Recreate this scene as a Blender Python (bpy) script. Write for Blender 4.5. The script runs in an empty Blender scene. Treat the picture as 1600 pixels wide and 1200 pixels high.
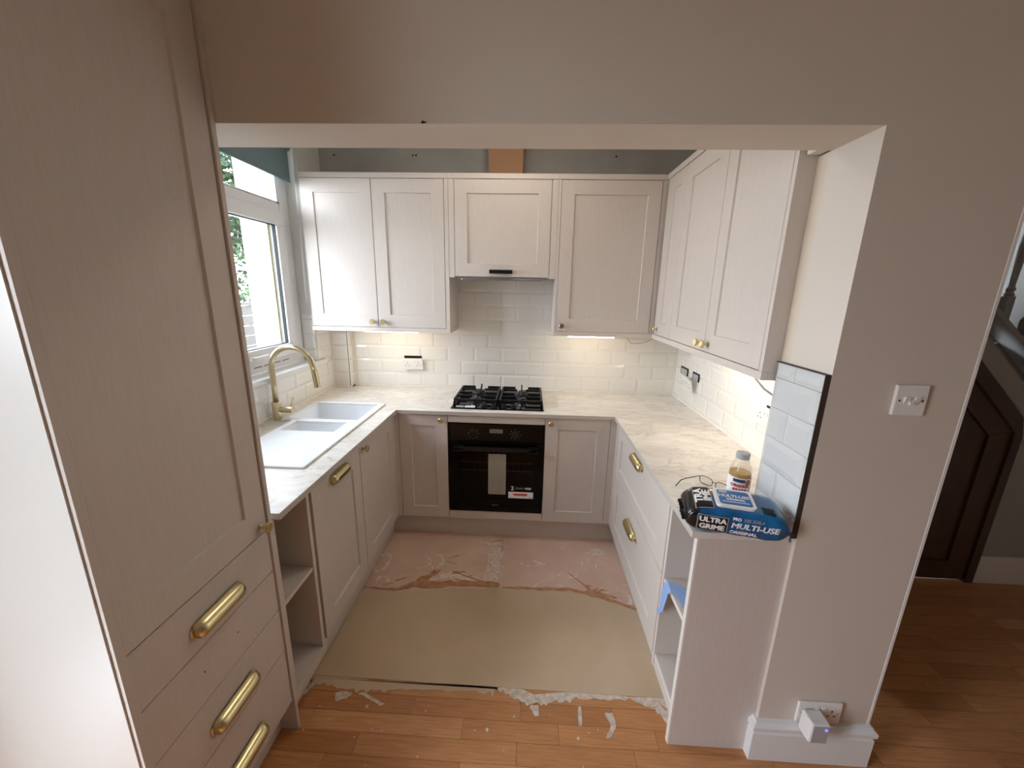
import bpy, bmesh, math, random
from mathutils import Matrix, Vector
random.seed(7)
sc = bpy.context.scene
COL = sc.collection

# ------------------------------------------------------------------ camera
cam_d = bpy.data.cameras.new('camera'); cam = bpy.data.objects.new('camera', cam_d); COL.objects.link(cam)
cam_d.sensor_fit = 'HORIZONTAL'; cam_d.sensor_width = 36.0
cam_d.lens = 605.23 / 1600 * 36.0
cam_d.clip_start = 0.02
R_ = (0.99880831, 0.04495239, 0.01900648); U_ = (-0.02899062, 0.23317377, 0.97200285); F_ = (-0.03926204, 0.97139553, -0.2341991)
cam.matrix_world = Matrix(((R_[0], U_[0], -F_[0], 0.1833), (R_[1], U_[1], -F_[1], -2.2453), (R_[2], U_[2], -F_[2], 1.5997), (0, 0, 0, 1)))
sc.camera = cam

# ------------------------------------------------------------------ world, portals, exposure
world = bpy.data.worlds.new('overcast_sky'); sc.world = world; world.use_nodes = True
wn = world.node_tree.nodes; wl = world.node_tree.links
bg = wn['Background']
tcw = wn.new('ShaderNodeTexCoord'); sepw = wn.new('ShaderNodeSeparateXYZ'); rw = wn.new('ShaderNodeValToRGB')
wl.new(tcw.outputs['Generated'], sepw.inputs[0]); wl.new(sepw.outputs['Z'], rw.inputs[0])
rw.color_ramp.elements[0].position = 0.0; rw.color_ramp.elements[0].color = (0.86, 0.91, 1.0, 1)
rw.color_ramp.elements[1].position = 0.8; rw.color_ramp.elements[1].color = (0.72, 0.83, 1.0, 1)
wl.new(rw.outputs[0], bg.inputs[0]); bg.inputs[1].default_value = 7.0

def portal(name, loc, rot, sx, sy):
    d = bpy.data.lights.new(name, 'AREA'); d.shape = 'RECTANGLE'; d.size = sx; d.size_y = sy
    d.cycles.is_portal = True
    o = bpy.data.objects.new(name, d); o.location = loc; o.rotation_euler = rot; COL.objects.link(o)
portal('kitchen_window_portal', (-1.66, -0.36, 1.77), (0, -math.pi / 2, 0), 1.32, 1.34)
portal('patio_portal', (-1.66, -2.395, 1.05), (0, -math.pi / 2, 0), 2.1, 0.69)

sc.view_settings.view_transform = 'Standard'; sc.view_settings.look = 'None'
sc.view_settings.gamma = 1.0; sc.view_settings.use_curve_mapping = False
sc.view_settings.exposure = 1.5
sc.cycles.max_bounces = 10; sc.cycles.diffuse_bounces = 6; sc.cycles.glossy_bounces = 4
sc.cycles.transmission_bounces = 6; sc.cycles.transparent_max_bounces = 12
sc.cycles.caustics_reflective = False; sc.cycles.caustics_refractive = False
sc.cycles.sample_clamp_indirect = 6.0

# ------------------------------------------------------------------ materials
def s2l(c):
    return tuple(((x / 255) / 12.92 if x / 255 <= 0.04045 else ((x / 255 + 0.055) / 1.055) ** 2.4) for x in c) + (1.0,)
MATS = {}
def mat(name, rgb, rough=0.5, metal=0.0, spec=0.5, coat=0.0, trans=0.0, ior=1.45):
    m = bpy.data.materials.new(name); m.use_nodes = True
    b = m.node_tree.nodes['Principled BSDF']
    b.inputs['Base Color'].default_value = s2l(rgb); b.inputs['Roughness'].default_value = rough
    b.inputs['Metallic'].default_value = metal; b.inputs['Specular IOR Level'].default_value = spec
    b.inputs['Coat Weight'].default_value = coat; b.inputs['Coat Roughness'].default_value = 0.08
    b.inputs['Transmission Weight'].default_value = trans; b.inputs['IOR'].default_value = ior
    MATS[name] = m
    return m
def nodes(m): return m.node_tree.nodes, m.node_tree.links, m.node_tree.nodes['Principled BSDF']
def coords(m, scale=(1, 1, 1), kind='Object'):
    n, l, b = nodes(m)
    t = n.new('ShaderNodeTexCoord'); mp = n.new('ShaderNodeMapping'); mp.inputs['Scale'].default_value = scale
    l.new(t.outputs[kind], mp.inputs['Vector']); return mp.outputs['Vector']
def noise(m, vec, scale=5, detail=4, rough=0.55, dist=0.0):
    n, l, b = nodes(m); t = n.new('ShaderNodeTexNoise')
    t.inputs['Scale'].default_value = scale; t.inputs['Detail'].default_value = detail
    t.inputs['Roughness'].default_value = rough; t.inputs['Distortion'].default_value = dist
    if vec is not None: l.new(vec, t.inputs['Vector'])
    return t.outputs['Fac']
def ramp(m, fac, stops):
    n, l, b = nodes(m); r = n.new('ShaderNodeValToRGB'); e = r.color_ramp.elements
    while len(e) < len(stops): e.new(0.5)
    for el, (p, c) in zip(e, stops): el.position = p; el.color = s2l(c) if len(c) == 3 else c
    l.new(fac, r.inputs[0]); return r.outputs[0]
def mixc(m, fac, a, b_, mode='MIX'):
    n, l, b = nodes(m); x = n.new('ShaderNodeMix'); x.data_type = 'RGBA'; x.blend_type = mode
    for s, v in ((0, fac), (6, a), (7, b_)):
        if hasattr(v, 'links') or hasattr(v, 'is_output'): l.new(v, x.inputs[s])
        else: x.inputs[s].default_value = v
    return x.outputs[2]
def setc(m, col): n, l, b = nodes(m); l.new(col, b.inputs['Base Color'])
def bump(m, fac, strength=0.1, dist=0.002):
    n, l, b = nodes(m); x = n.new('ShaderNodeBump'); x.inputs['Strength'].default_value = strength; x.inputs['Distance'].default_value = dist
    l.new(fac, x.inputs['Height']); l.new(x.outputs[0], b.inputs['Normal'])

CREAM = mat('cashmere_paint', (210, 201, 193), 0.42)
v = coords(CREAM, (90, 90, 5)); nz = noise(CREAM, v, 3, 3); bump(CREAM, nz, 0.08, 0.001)
setc(CREAM, ramp(CREAM, nz, [(0.3, (207, 198, 190)), (0.7, (213, 204, 197))]))
CARC = mat('cashmere_board', (210, 201, 193), 0.5)
EDGE = mat('pale_board_edge', (226, 219, 211), 0.45)
WALLW = mat('warm_white_emulsion', (214, 205, 194), 0.75)
v = coords(WALLW, (1, 1, 1)); nz = noise(WALLW, v, 60, 3); bump(WALLW, nz, 0.08, 0.001)
WHITEP = mat('white_gloss_paint', (232, 232, 232), 0.35)
GLAREW = mat('daylight_glare_white', (222, 219, 214), 0.3)  # daylight brightness of the end panel put into a whiter colour than the cream
CEILW = mat('ceiling_white', (222, 218, 210), 0.85)
GREYP = mat('grey_plaster', (142, 141, 139), 0.85)
v = coords(GREYP); setc(GREYP, ramp(GREYP, noise(GREYP, v, 3, 5), [(0.3, (156, 155, 153)), (0.7, (178, 176, 172))]))
CREAMW = mat('cream_plaster', (217, 203, 184), 0.8)
HALLW = mat('hall_grey_white', (168, 168, 164), 0.8)
BACKW = mat('kitchen_wall_white', (222, 221, 216), 0.8)
TILE = mat('white_tile_glaze', (238, 236, 231), 0.12, coat=0.3)
GROUT = mat('grout', (232, 228, 220), 0.8)
SEAL = mat('white_sealant', (238, 234, 226), 0.4)
MARB = mat('marble_laminate', (228, 224, 218), 0.3)
v = coords(MARB, (1.0, 2.4, 1.0))
n1 = noise(MARB, v, 3.2, 9, 0.62, 1.1); n2 = noise(MARB, v, 9.0, 6, 0.6, 0.8); n3 = noise(MARB, v, 1.6, 5, 0.55, 0.6)
r1 = ramp(MARB, n1, [(0.47, (255, 255, 255)), (0.497, (206, 202, 197)), (0.522, (255, 255, 255)), (1.0, (255, 255, 255))])
r2 = ramp(MARB, n2, [(0.30, (226, 222, 217)), (0.60, (255, 255, 255))])
r3 = ramp(MARB, n3, [(0.35, (222, 217, 210)), (0.65, (240, 236, 230))])
setc(MARB, mixc(MARB, 0.55, mixc(MARB, 0.6, r3, r2, 'MULTIPLY'), r1, 'MULTIPLY'))
MEDGE = mat('worktop_edge', (196, 190, 182), 0.35)
CERAM = mat('white_composite_sink', (238, 240, 242), 0.3)
BRASS = mat('brushed_brass', (216, 202, 156), 0.27, metal=1.0)
v = coords(BRASS, (1, 1, 1)); nz = noise(BRASS, v, 120, 2); bump(BRASS, nz, 0.06, 0.0005)
TAPB = mat('pale_brushed_brass', (206, 192, 156), 0.28, metal=1.0)
STEEL = mat('steel', (190, 190, 190), 0.3, metal=1.0)
BLACKG = mat('black_glass', (8, 8, 10), 0.06, spec=0.22)
BLACKM = mat('black_satin', (16, 16, 19), 0.35)
IRON = mat('cast_iron', (14, 14, 16), 0.45)
CAVITY = mat('oven_enamel', (38, 34, 32), 0.35)
BEIGE = mat('grey_beige', (156, 150, 135), 0.7)
WPLAS = mat('white_plastic', (235, 233, 230), 0.3)
GPLAS = mat('grey_plastic', (172, 174, 178), 0.35)
DARK = mat('dark_void', (22, 20, 19), 0.9)
MDF = mat('brown_board', (162, 124, 94), 0.75)
EDGEB = mat('dark_board_core', (66, 54, 44), 0.8)
TEAL = mat('teal_blind_fabric', (112, 132, 138), 0.85)
UPVC = mat('white_upvc', (228, 229, 231), 0.28)
GASKET = mat('black_gasket', (24, 25, 28), 0.6)
GLINTY = mat('bead_glint_yellow', (214, 200, 140), 0.4)  # reflection in the glazing bead, painted as a yellow tone
BLUEC = mat('blue_tissue', (148, 176, 222), 0.9)
REDP = mat('red_print', (205, 52, 50), 0.5)
NAVY = mat('navy_print', (52, 66, 104), 0.5)
WHITEI = mat('white_print', (244, 244, 244), 0.5)
GREYI = mat('grey_print', (150, 152, 156), 0.5)
ORANGE = mat('orange_print', (196, 112, 58), 0.5)
BLUEP = mat('blue_film', (4, 84, 146), 0.3, coat=0.3)
BLACKP = mat('black_film', (16, 16, 20), 0.45, spec=0.3)
LIDB = mat('lid_blue', (8, 106, 176), 0.3)
LEDS = mat('led_on', (255, 255, 255), 0.5)
_b = LEDS.node_tree.nodes['Principled BSDF']; _b.inputs['Emission Color'].default_value = (1.0, 0.84, 0.60, 1); _b.inputs['Emission Strength'].default_value = 9.2
INDIC = mat('blue_indicator', (70, 90, 230), 0.4)
_b = INDIC.node_tree.nodes['Principled BSDF']; _b.inputs['Emission Color'].default_value = (0.1, 0.15, 1.0, 1); _b.inputs['Emission Strength'].default_value = 0.8
RENDERW = mat('white_render', (236, 237, 236), 0.8)
FENCE = mat('weathered_fence', (60, 56, 52), 0.85)
LEAF = mat('leaf_green', (60, 92, 50), 0.6)
v = coords(LEAF); setc(LEAF, ramp(LEAF, noise(LEAF, v, 2.0, 4), [(0.3, (24, 42, 18)), (0.7, (58, 84, 42))]))
BARK = mat('bark', (92, 76, 60), 0.9)
PATIO = mat('patio_paving', (104, 104, 92), 0.85)
WIRE = mat('dark_wire', (44, 36, 34), 0.4, metal=0.3)
GREYCAB = mat('grey_cable', (120, 118, 116), 0.5)

def woodmat(name, stops, rough):
    m = mat(name, (150, 100, 60), rough)
    n, l, b = nodes(m)
    oi = n.new('ShaderNodeObjectInfo')
    base = ramp(m, oi.outputs['Random'], stops)
    v = coords(m, (3, 60, 3))
    add = n.new('ShaderNodeVectorMath'); add.operation = 'ADD'
    l.new(v, add.inputs[0]); l.new(oi.outputs['Location'], add.inputs[1])
    g = noise(m, add.outputs[0], 2.5, 6, 0.6, 0.6)
    col = mixc(m, 0.8, base, ramp(m, g, [(0.25, (206, 190, 176)), (0.6, (255, 255, 255))]), 'MULTIPLY')
    setc(m, col); bump(m, g, 0.1, 0.0008)
    return m
OAK = woodmat('oak_strip_floor', [(0.0, (186, 128, 80)), (0.35, (208, 148, 97)), (0.7, (196, 136, 87)), (1.0, (217, 160, 109))], 0.38)
DOORW = woodmat('dark_stained_wood', [(0.0, (78, 54, 40)), (1.0, (86, 60, 44))], 0.5)

PLY = mat('pink_floor_board', (178, 142, 122), 0.7)
v = coords(PLY); na = noise(PLY, v, 3.0, 5); setc(PLY, ramp(PLY, na, [(0.3, (208, 172, 152)), (0.7, (226, 196, 176))]))
SCREED = mat('levelling_compound', (188, 166, 138), 0.33)
v = coords(SCREED); na = noise(SCREED, v, 2.2, 6); nb = noise(SCREED, v, 30, 3)
setc(SCREED, ramp(SCREED, na, [(0.3, (192, 168, 138)), (0.7, (208, 186, 158))])); bump(SCREED, na, 0.15, 0.004)
SMEAR = mat('white_adhesive', (214, 200, 186), 0.8)
v = coords(SMEAR); setc(SMEAR, ramp(SMEAR, noise(SMEAR, v, 40, 4), [(0.35, (214, 186, 168)), (0.65, (240, 228, 216))]))
RUST = mat('brown_glue_stain', (164, 104, 66), 0.75)
v = coords(RUST); setc(RUST, ramp(RUST, noise(RUST, v, 25, 4), [(0.3, (166, 108, 70)), (0.7, (200, 154, 120))]))

def pane_mat(name, tint, gloss):
    m = bpy.data.materials.new(name); m.use_nodes = True; n = m.node_tree.nodes; l = m.node_tree.links
    n.remove(n['Principled BSDF']); out = n['Material Output']
    t = n.new('ShaderNodeBsdfTransparent'); t.inputs[0].default_value = tint
    g = n.new('ShaderNodeBsdfGlossy'); g.inputs['Roughness'].default_value = 0.01
    f = n.new('ShaderNodeLayerWeight'); f.inputs[0].default_value = 0.5      # Schlick reflectance from the facing angle
    pw = n.new('ShaderNodeMath'); pw.operation = 'POWER'; pw.inputs[1].default_value = 5.0; l.new(f.outputs['Facing'], pw.inputs[0])
    mu = n.new('ShaderNodeMath'); mu.operation = 'MULTIPLY_ADD'; mu.inputs[1].default_value = 0.9 * gloss; mu.inputs[2].default_value = 0.035 * gloss
    l.new(pw.outputs[0], mu.inputs[0])
    mx = n.new('ShaderNodeMixShader'); l.new(mu.outputs[0], mx.inputs[0]); l.new(t.outputs[0], mx.inputs[1]); l.new(g.outputs[0], mx.inputs[2])
    l.new(mx.outputs[0], out.inputs[0]); return m
GLASS = pane_mat('clear_glass', (0.98, 0.99, 0.985, 1), 1.0)
BOTTLE = pane_mat('clear_bottle_plastic', (0.93, 0.91, 0.88, 1), 1.2)
TINT = pane_mat('tinted_oven_glass', (0.5, 0.5, 0.5, 1), 0.5)
LENS = pane_mat('spectacle_lens', (0.97, 0.97, 0.97, 1), 1.0)
JUICE = mat('amber_juice', (226, 182, 104), 0.15, trans=0.45)

# ------------------------------------------------------------------ mesh helpers
def link(o, parent=None):
    COL.objects.link(o)
    if parent is not None: o.parent = parent
    return o
def wloc(o):
    p = Vector(o.location)
    while o.parent: o = o.parent; p += Vector(o.location)
    return p
def props(o, label=None, cat=None, group=None, kind=None):
    if label: o['label'] = label
    if cat: o['category'] = cat
    if group: o['group'] = group
    if kind: o['kind'] = kind
    return o
def obj(name, bm, m, parent=None, smooth=False, local=False):
    """one mesh object; world-space verts unless local (then relative to the parent)"""
    bmesh.ops.recalc_face_normals(bm, faces=bm.faces)
    me = bpy.data.meshes.new(name)
    lo = Vector((min(v.co[i] for v in bm.verts) for i in range(3))); hi = Vector((max(v.co[i] for v in bm.verts) for i in range(3)))
    c = (lo + hi) / 2
    bmesh.ops.translate(bm, verts=bm.verts, vec=-c)
    bm.to_mesh(me); bm.free()
    if m is not None: me.materials.append(m)
    if smooth:
        for p in me.polygons: p.use_smooth = True
    o = bpy.data.objects.new(name, me); link(o, parent)
    o.location = c if (local or parent is None) else c - wloc(parent)
    return o
def thing(name, label, cat, loc, group=None, rz=0.0):
    o = bpy.data.objects.new(name, None); o.empty_display_size = 0.05
    link(o); o.location = loc; o.rotation_euler = (0, 0, rz)
    return props(o, label, cat, group)
def struct(name, bm, m, label=None, cat=None):
    o = obj(name, bm, m); o['kind'] = 'structure'
    if label: props(o, label, cat)
    return o
def box(bm, x0, x1, y0, y1, z0, z1, bev=0.0):
    x0, x1 = min(x0, x1), max(x0, x1); y0, y1 = min(y0, y1), max(y0, y1); z0, z1 = min(z0, z1), max(z0, z1)
    r = bmesh.ops.create_cube(bm, size=1.0, matrix=Matrix.Translation(((x0 + x1) / 2, (y0 + y1) / 2, (z0 + z1) / 2)) @ Matrix.Diagonal((x1 - x0, y1 - y0, z1 - z0, 1)))
    if bev > 0:
        es = list({e for v in r['verts'] for e in v.link_edges})
        bmesh.ops.bevel(bm, geom=es, offset=bev, segments=2, affect='EDGES', profile=0.5)
    return bm
def B(*a, bev=0.0):
    return box(bmesh.new(), *a, bev=bev)
def boxes(*lst, bev=0.0):
    bm = bmesh.new()
    for a in lst: box(bm, *a, bev=bev)
    return bm
def lathe(bm, prof, seg=20, M=Matrix()):
    rings = []
    for r, h in prof:
        if r < 1e-6: rings.append([bm.verts.new(M @ Vector((0, 0, h)))])
        else: rings.append([bm.verts.new(M @ Vector((r * math.cos(2 * math.pi * i / seg), r * math.sin(2 * math.pi * i / seg), h))) for i in range(seg)])
    for a, b in zip(rings, rings[1:]):
        for i in range(seg):
            j = (i + 1) % seg
            if len(a) == 1 and len(b) == 1: break
            if len(a) == 1: bm.faces.new((a[0], b[i], b[j]))
            elif len(b) == 1: bm.faces.new((a[i], a[j], b[0]))
            else: bm.faces.new((a[i], a[j], b[j], b[i]))
    if len(rings[0]) > 1: bm.faces.new(rings[0][::-1])
    if len(rings[-1]) > 1: bm.faces.new(rings[-1])
    return bm
def tube(bm, pts, rad, seg=10, caps=True):
    pts = [Vector(p) for p in pts]; n = len(pts)
    rad = rad if isinstance(rad, (list, tuple)) else [rad] * n
    rings = []; up = None
    for i, p in enumerate(pts):
        t = (pts[min(i + 1, n - 1)] - pts[max(i - 1, 0)]).normalized()
        if up is None: up = Vector((0, 0, 1)) if abs(t.z) < 0.9 else Vector((1, 0, 0))
        a = t.cross(up)
        if a.length < 1e-4: a = t.cross(Vector((0, 1, 0)))
        a.normalize(); up = a.cross(t).normalized()
        rings.append([bm.verts.new(p + (a * math.cos(2 * math.pi * k / seg) + up * math.sin(2 * math.pi * k / seg)) * rad[i]) for k in range(seg)])
    for a, b in zip(rings, rings[1:]):
        for k in range(seg): bm.faces.new((a[k], a[(k + 1) % seg], b[(k + 1) % seg], b[k]))
    if caps: bm.faces.new(rings[0][::-1]); bm.faces.new(rings[-1])
    return bm
def prism(bm, poly, z0, z1, fn=None):
    fn = fn or (lambda x, y, z: (x, y, z))
    a = [bm.verts.new(fn(x, y, z0)) for x, y in poly]; b = [bm.verts.new(fn(x, y, z1)) for x, y in poly]
    bm.faces.new(a[::-1]); bm.faces.new(b); n = len(poly)
    for i in range(n): bm.faces.new((a[i], a[(i + 1) % n], b[(i + 1) % n], b[i]))
    return bm
def cells(xs, ys, inside, z0, z1):
    bm = bmesh.new(); V = {}
    def vt(i, j, k):
        if (i, j, k) not in V: V[(i, j, k)] = bm.verts.new((xs[i], ys[j], (z0, z1)[k]))
        return V[(i, j, k)]
    nx, ny = len(xs) - 1, len(ys) - 1
    f = lambda i, j: 0 <= i < nx and 0 <= j < ny and inside((xs[i] + xs[i + 1]) / 2, (ys[j] + ys[j + 1]) / 2)
    for i in range(nx):
        for j in range(ny):
            if not f(i, j): continue
            bm.faces.new((vt(i, j, 1), vt(i + 1, j, 1), vt(i + 1, j + 1, 1), vt(i, j + 1, 1)))
            bm.faces.new((vt(i, j, 0), vt(i, j + 1, 0), vt(i + 1, j + 1, 0), vt(i + 1, j, 0)))
            for di, dj, a, b in ((-1, 0, (i, j), (i, j + 1)), (1, 0, (i + 1, j), (i + 1, j + 1)), (0, -1, (i, j), (i + 1, j)), (0, 1, (i, j + 1), (i + 1, j + 1))):
                if not f(i + di, j + dj):
                    bm.faces.new((vt(*a, 0), vt(*b, 0), vt(*b, 1), vt(*a, 1)))
    return bm
# face frames: local (u along the face, out of the face, z)
def fmap(side, plane):
    if side == 'back': return lambda u, o, z: (u, plane - o, z)
    if side == 'left': return lambda u, o, z: (plane + o, u, z)
    return lambda u, o, z: (plane - o, u, z)
def fbox(bm, side, plane, u0, u1, o0, o1, z0, z1, bev=0.0):
    f = fmap(side, plane); a = f(u0, o0, z0); b = f(u1, o1, z1)
    return box(bm, a[0], b[0], a[1], b[1], a[2], b[2], bev)
def rot_out(side):
    # matrix taking local +z to the outward direction
    if side == 'back': return Matrix.Rotation(math.pi / 2, 4, 'X')
    if side == 'left': return Matrix.Rotation(math.pi / 2, 4, 'Y')
    return Matrix.Rotation(-math.pi / 2, 4, 'Y')

def knob(parent, side, plane, u, z, m=None):
    f = fmap(side, plane); M = Matrix.Translation(f(u, 0.0, z)) @ rot_out(side)
    bm = lathe(bmesh.new(), [(0.009, 0.0), (0.009, 0.002), (0.0055, 0.004), (0.0055, 0.016), (0.012, 0.018), (0.0165, 0.021), (0.0165, 0.029), (0.0145, 0.031), (0.0, 0.031)], 16, M)
    return obj('knob', bm, m or BRASS, parent)
def cup_pull(parent, side, plane, u, z, L=0.16):
    f = fmap(side, plane); bm = bmesh.new(); g = []
    ns, nt = 22, 9
    for i in range(ns + 1):
        s = -1 + 2 * i / ns; e = max(0.0, 1 - abs(s) ** 9) ** 0.34
        s2 = s
        row = []
        for j in range(nt + 1):
            th = math.radians(95 - 150 * j / nt)
            row.append(bm.verts.new(f(u + s2 * L / 2, max(0.0006, 0.029 * e * math.cos(th)) + 0.0015, z + 0.0235 * (0.25 + 0.75 * e) * math.sin(th))))
        g.append(row)
    for i in range(ns):
        for j in range(nt): bm.faces.new((g[i][j], g[i + 1][j], g[i + 1][j + 1], g[i][j + 1]))
    fbox(bm, side, plane, u - L / 2 + 0.006, u + L / 2 - 0.006, 0.0, 0.003, z - 0.002, z + 0.0215, 0.001)
    for sg in (-1, 1): fbox(bm, side, plane, u + sg * (L / 2 - 0.004) - 0.007, u + sg * (L / 2 - 0.004) + 0.007, 0.0, 0.0035, z - 0.010, z + 0.012, 0.0016)
    o = obj('cup_pull', bm, BRASS, parent, smooth=True)
    md = o.modifiers.new('thickness', 'SOLIDIFY'); md.thickness = 0.0018; md.offset = 0
    return o
def shaker(parent, name, side, plane, u0, u1, z0, z1, fw=0.078, t=0.02, top=None, bot=None):
    """framed door: the frame is the part, the recessed field a sub-part"""
    g = 0.0015; u0, u1 = min(u0, u1) + g, max(u0, u1) - g; z0 += g; z1 -= g
    top = fw if top is None else top; bot = fw if bot is None else bot
    f = fmap(side, plane); bm = bmesh.new()
    def ring(a, b, c, d, o): return [bm.verts.new(f(x, o, y)) for x, y in ((a, c), (b, c), (b, d), (a, d))]
    e = 0.0014
    rs = [ring(u0, u1, z0, z1, -t), ring(u0, u1, z0, z1, -e), ring(u0 + e, u1 - e, z0 + e, z1 - e, 0.0),
          ring(u0 + fw, u1 - fw, z0 + bot, z1 - top, 0.0), ring(u0 + fw + 0.003, u1 - fw - 0.003, z0 + bot + 0.003, z1 - top - 0.003, -0.0075),
          ring(u0 + fw + 0.003, u1 - fw - 0.003, z0 + bot + 0.003, z1 - top - 0.003, -t)]
    for a, b in zip(rs, rs[1:] + rs[:1]):
        for i in range(4): bm.faces.new((a[i], a[(i + 1) % 4], b[(i + 1) % 4], b[i]))
    d = obj(name, bm, CREAM, parent)
    pb = bmesh.new(); fbox(pb, side, plane, u0 + fw + 0.003, u1 - fw - 0.003, -t + 0.002, -0.0075, z0 + bot + 0.003, z1 - top - 0.003)
    obj(name.replace('front', '') .strip('_') + '_panel', pb, CREAM, d)
    return d
def slab(parent, name, side, plane, u0, u1, z0, z1, t=0.02, m=None):
    g = 0.0015; bm = bmesh.new(); fbox(bm, side, plane, min(u0, u1) + g, max(u0, u1) - g, -t, 0.0, z0 + g, z1 - g, 0.0012)
    return obj(name, bm, m or CREAM, parent)
def text(parent, body, size, m, place, bold=0.0, align='CENTER', ext=0.0006, name='lettering', shear=0.0, sx=1.0, fat=0.0):
    """flat lettering; place(x, y) -> point, called for each vertex with its height in the third argument"""
    cu = bpy.data.curves.new('lettering', 'FONT'); cu.body = body; cu.size = size; cu.align_x = align; cu.align_y = 'CENTER'
    cu.offset = bold; cu.resolution_u = 3; cu.shear = shear; cu.extrude = ext
    t = bpy.data.objects.new('tmp', cu); COL.objects.link(t)
    dg = bpy.context.evaluated_depsgraph_get(); dg.update()
    me = bpy.data.meshes.new_from_object(t.evaluated_get(dg)); bpy.data.objects.remove(t); bpy.data.curves.remove(cu)
    bm = bmesh.new(); bm.from_mesh(me); bpy.data.meshes.remove(me)
    if fat > 0:                                   # heavier strokes: the same letters again, a hair to each side
        base = list(bm.verts) + list(bm.edges) + list(bm.faces)
        for dx, dy in ((-fat, 0), (fat, 0), (0, fat * 0.7), (0, -fat * 0.7)):
            d_ = bmesh.ops.duplicate(bm, geom=base)
            for vv in d_['geom']:
                if isinstance(vv, bmesh.types.BMVert): vv.co.x += dx; vv.co.y += dy
    for vv in bm.verts: vv.co = Vector(place(vv.co.x * sx, vv.co.y, vv.co.z))
    return bm

# ------------------------------------------------------------------ key dimensions
ZT = 0.878; TH = 0.023; YW = 0.556; XL = -1.242; XR = 1.251
XDL = -0.635; XDR = 0.733; ZB = 0.146; ZD = 0.855
YWC = 0.258; XWC = 0.967; ZWB = 1.3226; ZWD = 1.3515; ZWT = 2.2404; ZC = 2.2704
YP = -1.166; XP = 1.02; XP2 = 1.392; CEIL = 2.62

# ------------------------------------------------------------------ tiles
TILES = {}
def tile_mesh(w, h, m=None):
    m = m or TILE; key = (round(w, 4), round(h, 4), m.name)
    if key in TILES: return TILES[key]
    bm = bmesh.new(); t = 0.010; b = min(0.014 if m is TILE else 0.021, w * 0.3, h * 0.3); dp = 0.0032 if m is TILE else 0.0055
    def ring(hw, hh, y): return [bm.verts.new((sx * hw, y, sz * hh)) for sx, sz in ((-1, -1), (1, -1), (1, 1), (-1, 1))]
    r = [ring(w / 2, h / 2, t / 2), ring(w / 2, h / 2, -t / 2 + dp), ring(w / 2 - b, h / 2 - b, -t / 2)]
    for a, c in zip(r, r[1:]):
        for i in range(4): bm.faces.new((a[i], a[(i + 1) % 4], c[(i + 1) % 4], c[i]))
    bm.faces.new(r[-1]); bm.faces.new(r[0][::-1])
    bmesh.ops.recalc_face_normals(bm, faces=bm.faces)
    me = bpy.data.meshes.new('tile'); bm.to_mesh(me); bm.free(); me.materials.append(m); TILES[key] = me
    return me
def lay_tiles(parent, side, plane, u0, u1, z0, z1, joint, row0, skip=None, pw=0.2, ph=0.1, gap=0.002, m=None):
    """metro tiles in half bond, clipped to u0..u1, z0..z1; plane is the face of the tiles"""
    f = fmap(side, plane); k0 = math.floor((z0 - row0) / ph)
    rz = {'back': 0.0, 'left': math.pi / 2, 'right': -math.pi / 2}[side]
    k = k0
    while row0 + k * ph < z1 - 0.004:
        za, zb = max(z0, row0 + k * ph), min(z1, row0 + (k + 1) * ph)
        off = joint + (pw / 2 if k % 2 else 0.0)
        i = math.floor((u0 - off) / pw)
        while off + i * pw < u1 - 0.004:
            ua, ub = max(u0, off + i * pw), min(u1, off + (i + 1) * pw); i += 1
            if ub - ua < 0.012 or zb - za < 0.012: continue
            if skip and skip((ua + ub) / 2, (za + zb) / 2): continue
            o = bpy.data.objects.new('tile', tile_mesh(ub - ua - gap, zb - za - gap, m)); link(o, parent)
            o.location = Vector(f((ua + ub) / 2, -0.005, (za + zb) / 2)) - wloc(parent); o.rotation_euler = (0, 0, rz)
        k += 1
ROW0 = ZT + 0.0103

# ================================================================== THE SETTING
# floor base
floor = struct('floor', B(-1.7, 3.5, -5.1, 1.6, -0.12, -0.012), GROUT)
# kitchen board and levelling compound (parts of the floor)
obj('plywood_board', B(-1.25, 0.052, -0.62, 0.56, -0.012, 0.0), PLY, floor)
obj('plywood_board', B(0.054, 1.25, -0.62, 0.56, -0.012, 0.0), PLY, floor)
def jag(pts, n=6, amp=0.012, seed=1):
    r = random.Random(seed); out = []
    for (x0, y0), (x1, y1) in zip(pts, pts[1:]):
        for k in range(n):
            t = k / n; out.append((x0 + (x1 - x0) * t, y0 + (y1 - y0) * t + r.uniform(-amp, amp)))
    out.append(pts[-1]); return out
far = jag([(-1.2, -0.50), (-0.69, -0.475), (-0.50, -0.50), (-0.22, -0.455), (0.05, -0.43), (0.31, -0.425), (0.45, -0.43), (0.62, -0.475), (0.80, -0.55), (1.2, -0.57)], 8, 0.008, 2)
obj('levelling_compound', prism(bmesh.new(), [(-1.2, -0.972), (1.2, -0.99)] + far[::-1], -0.0119, 0.003), SCREED, floor)
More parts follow.
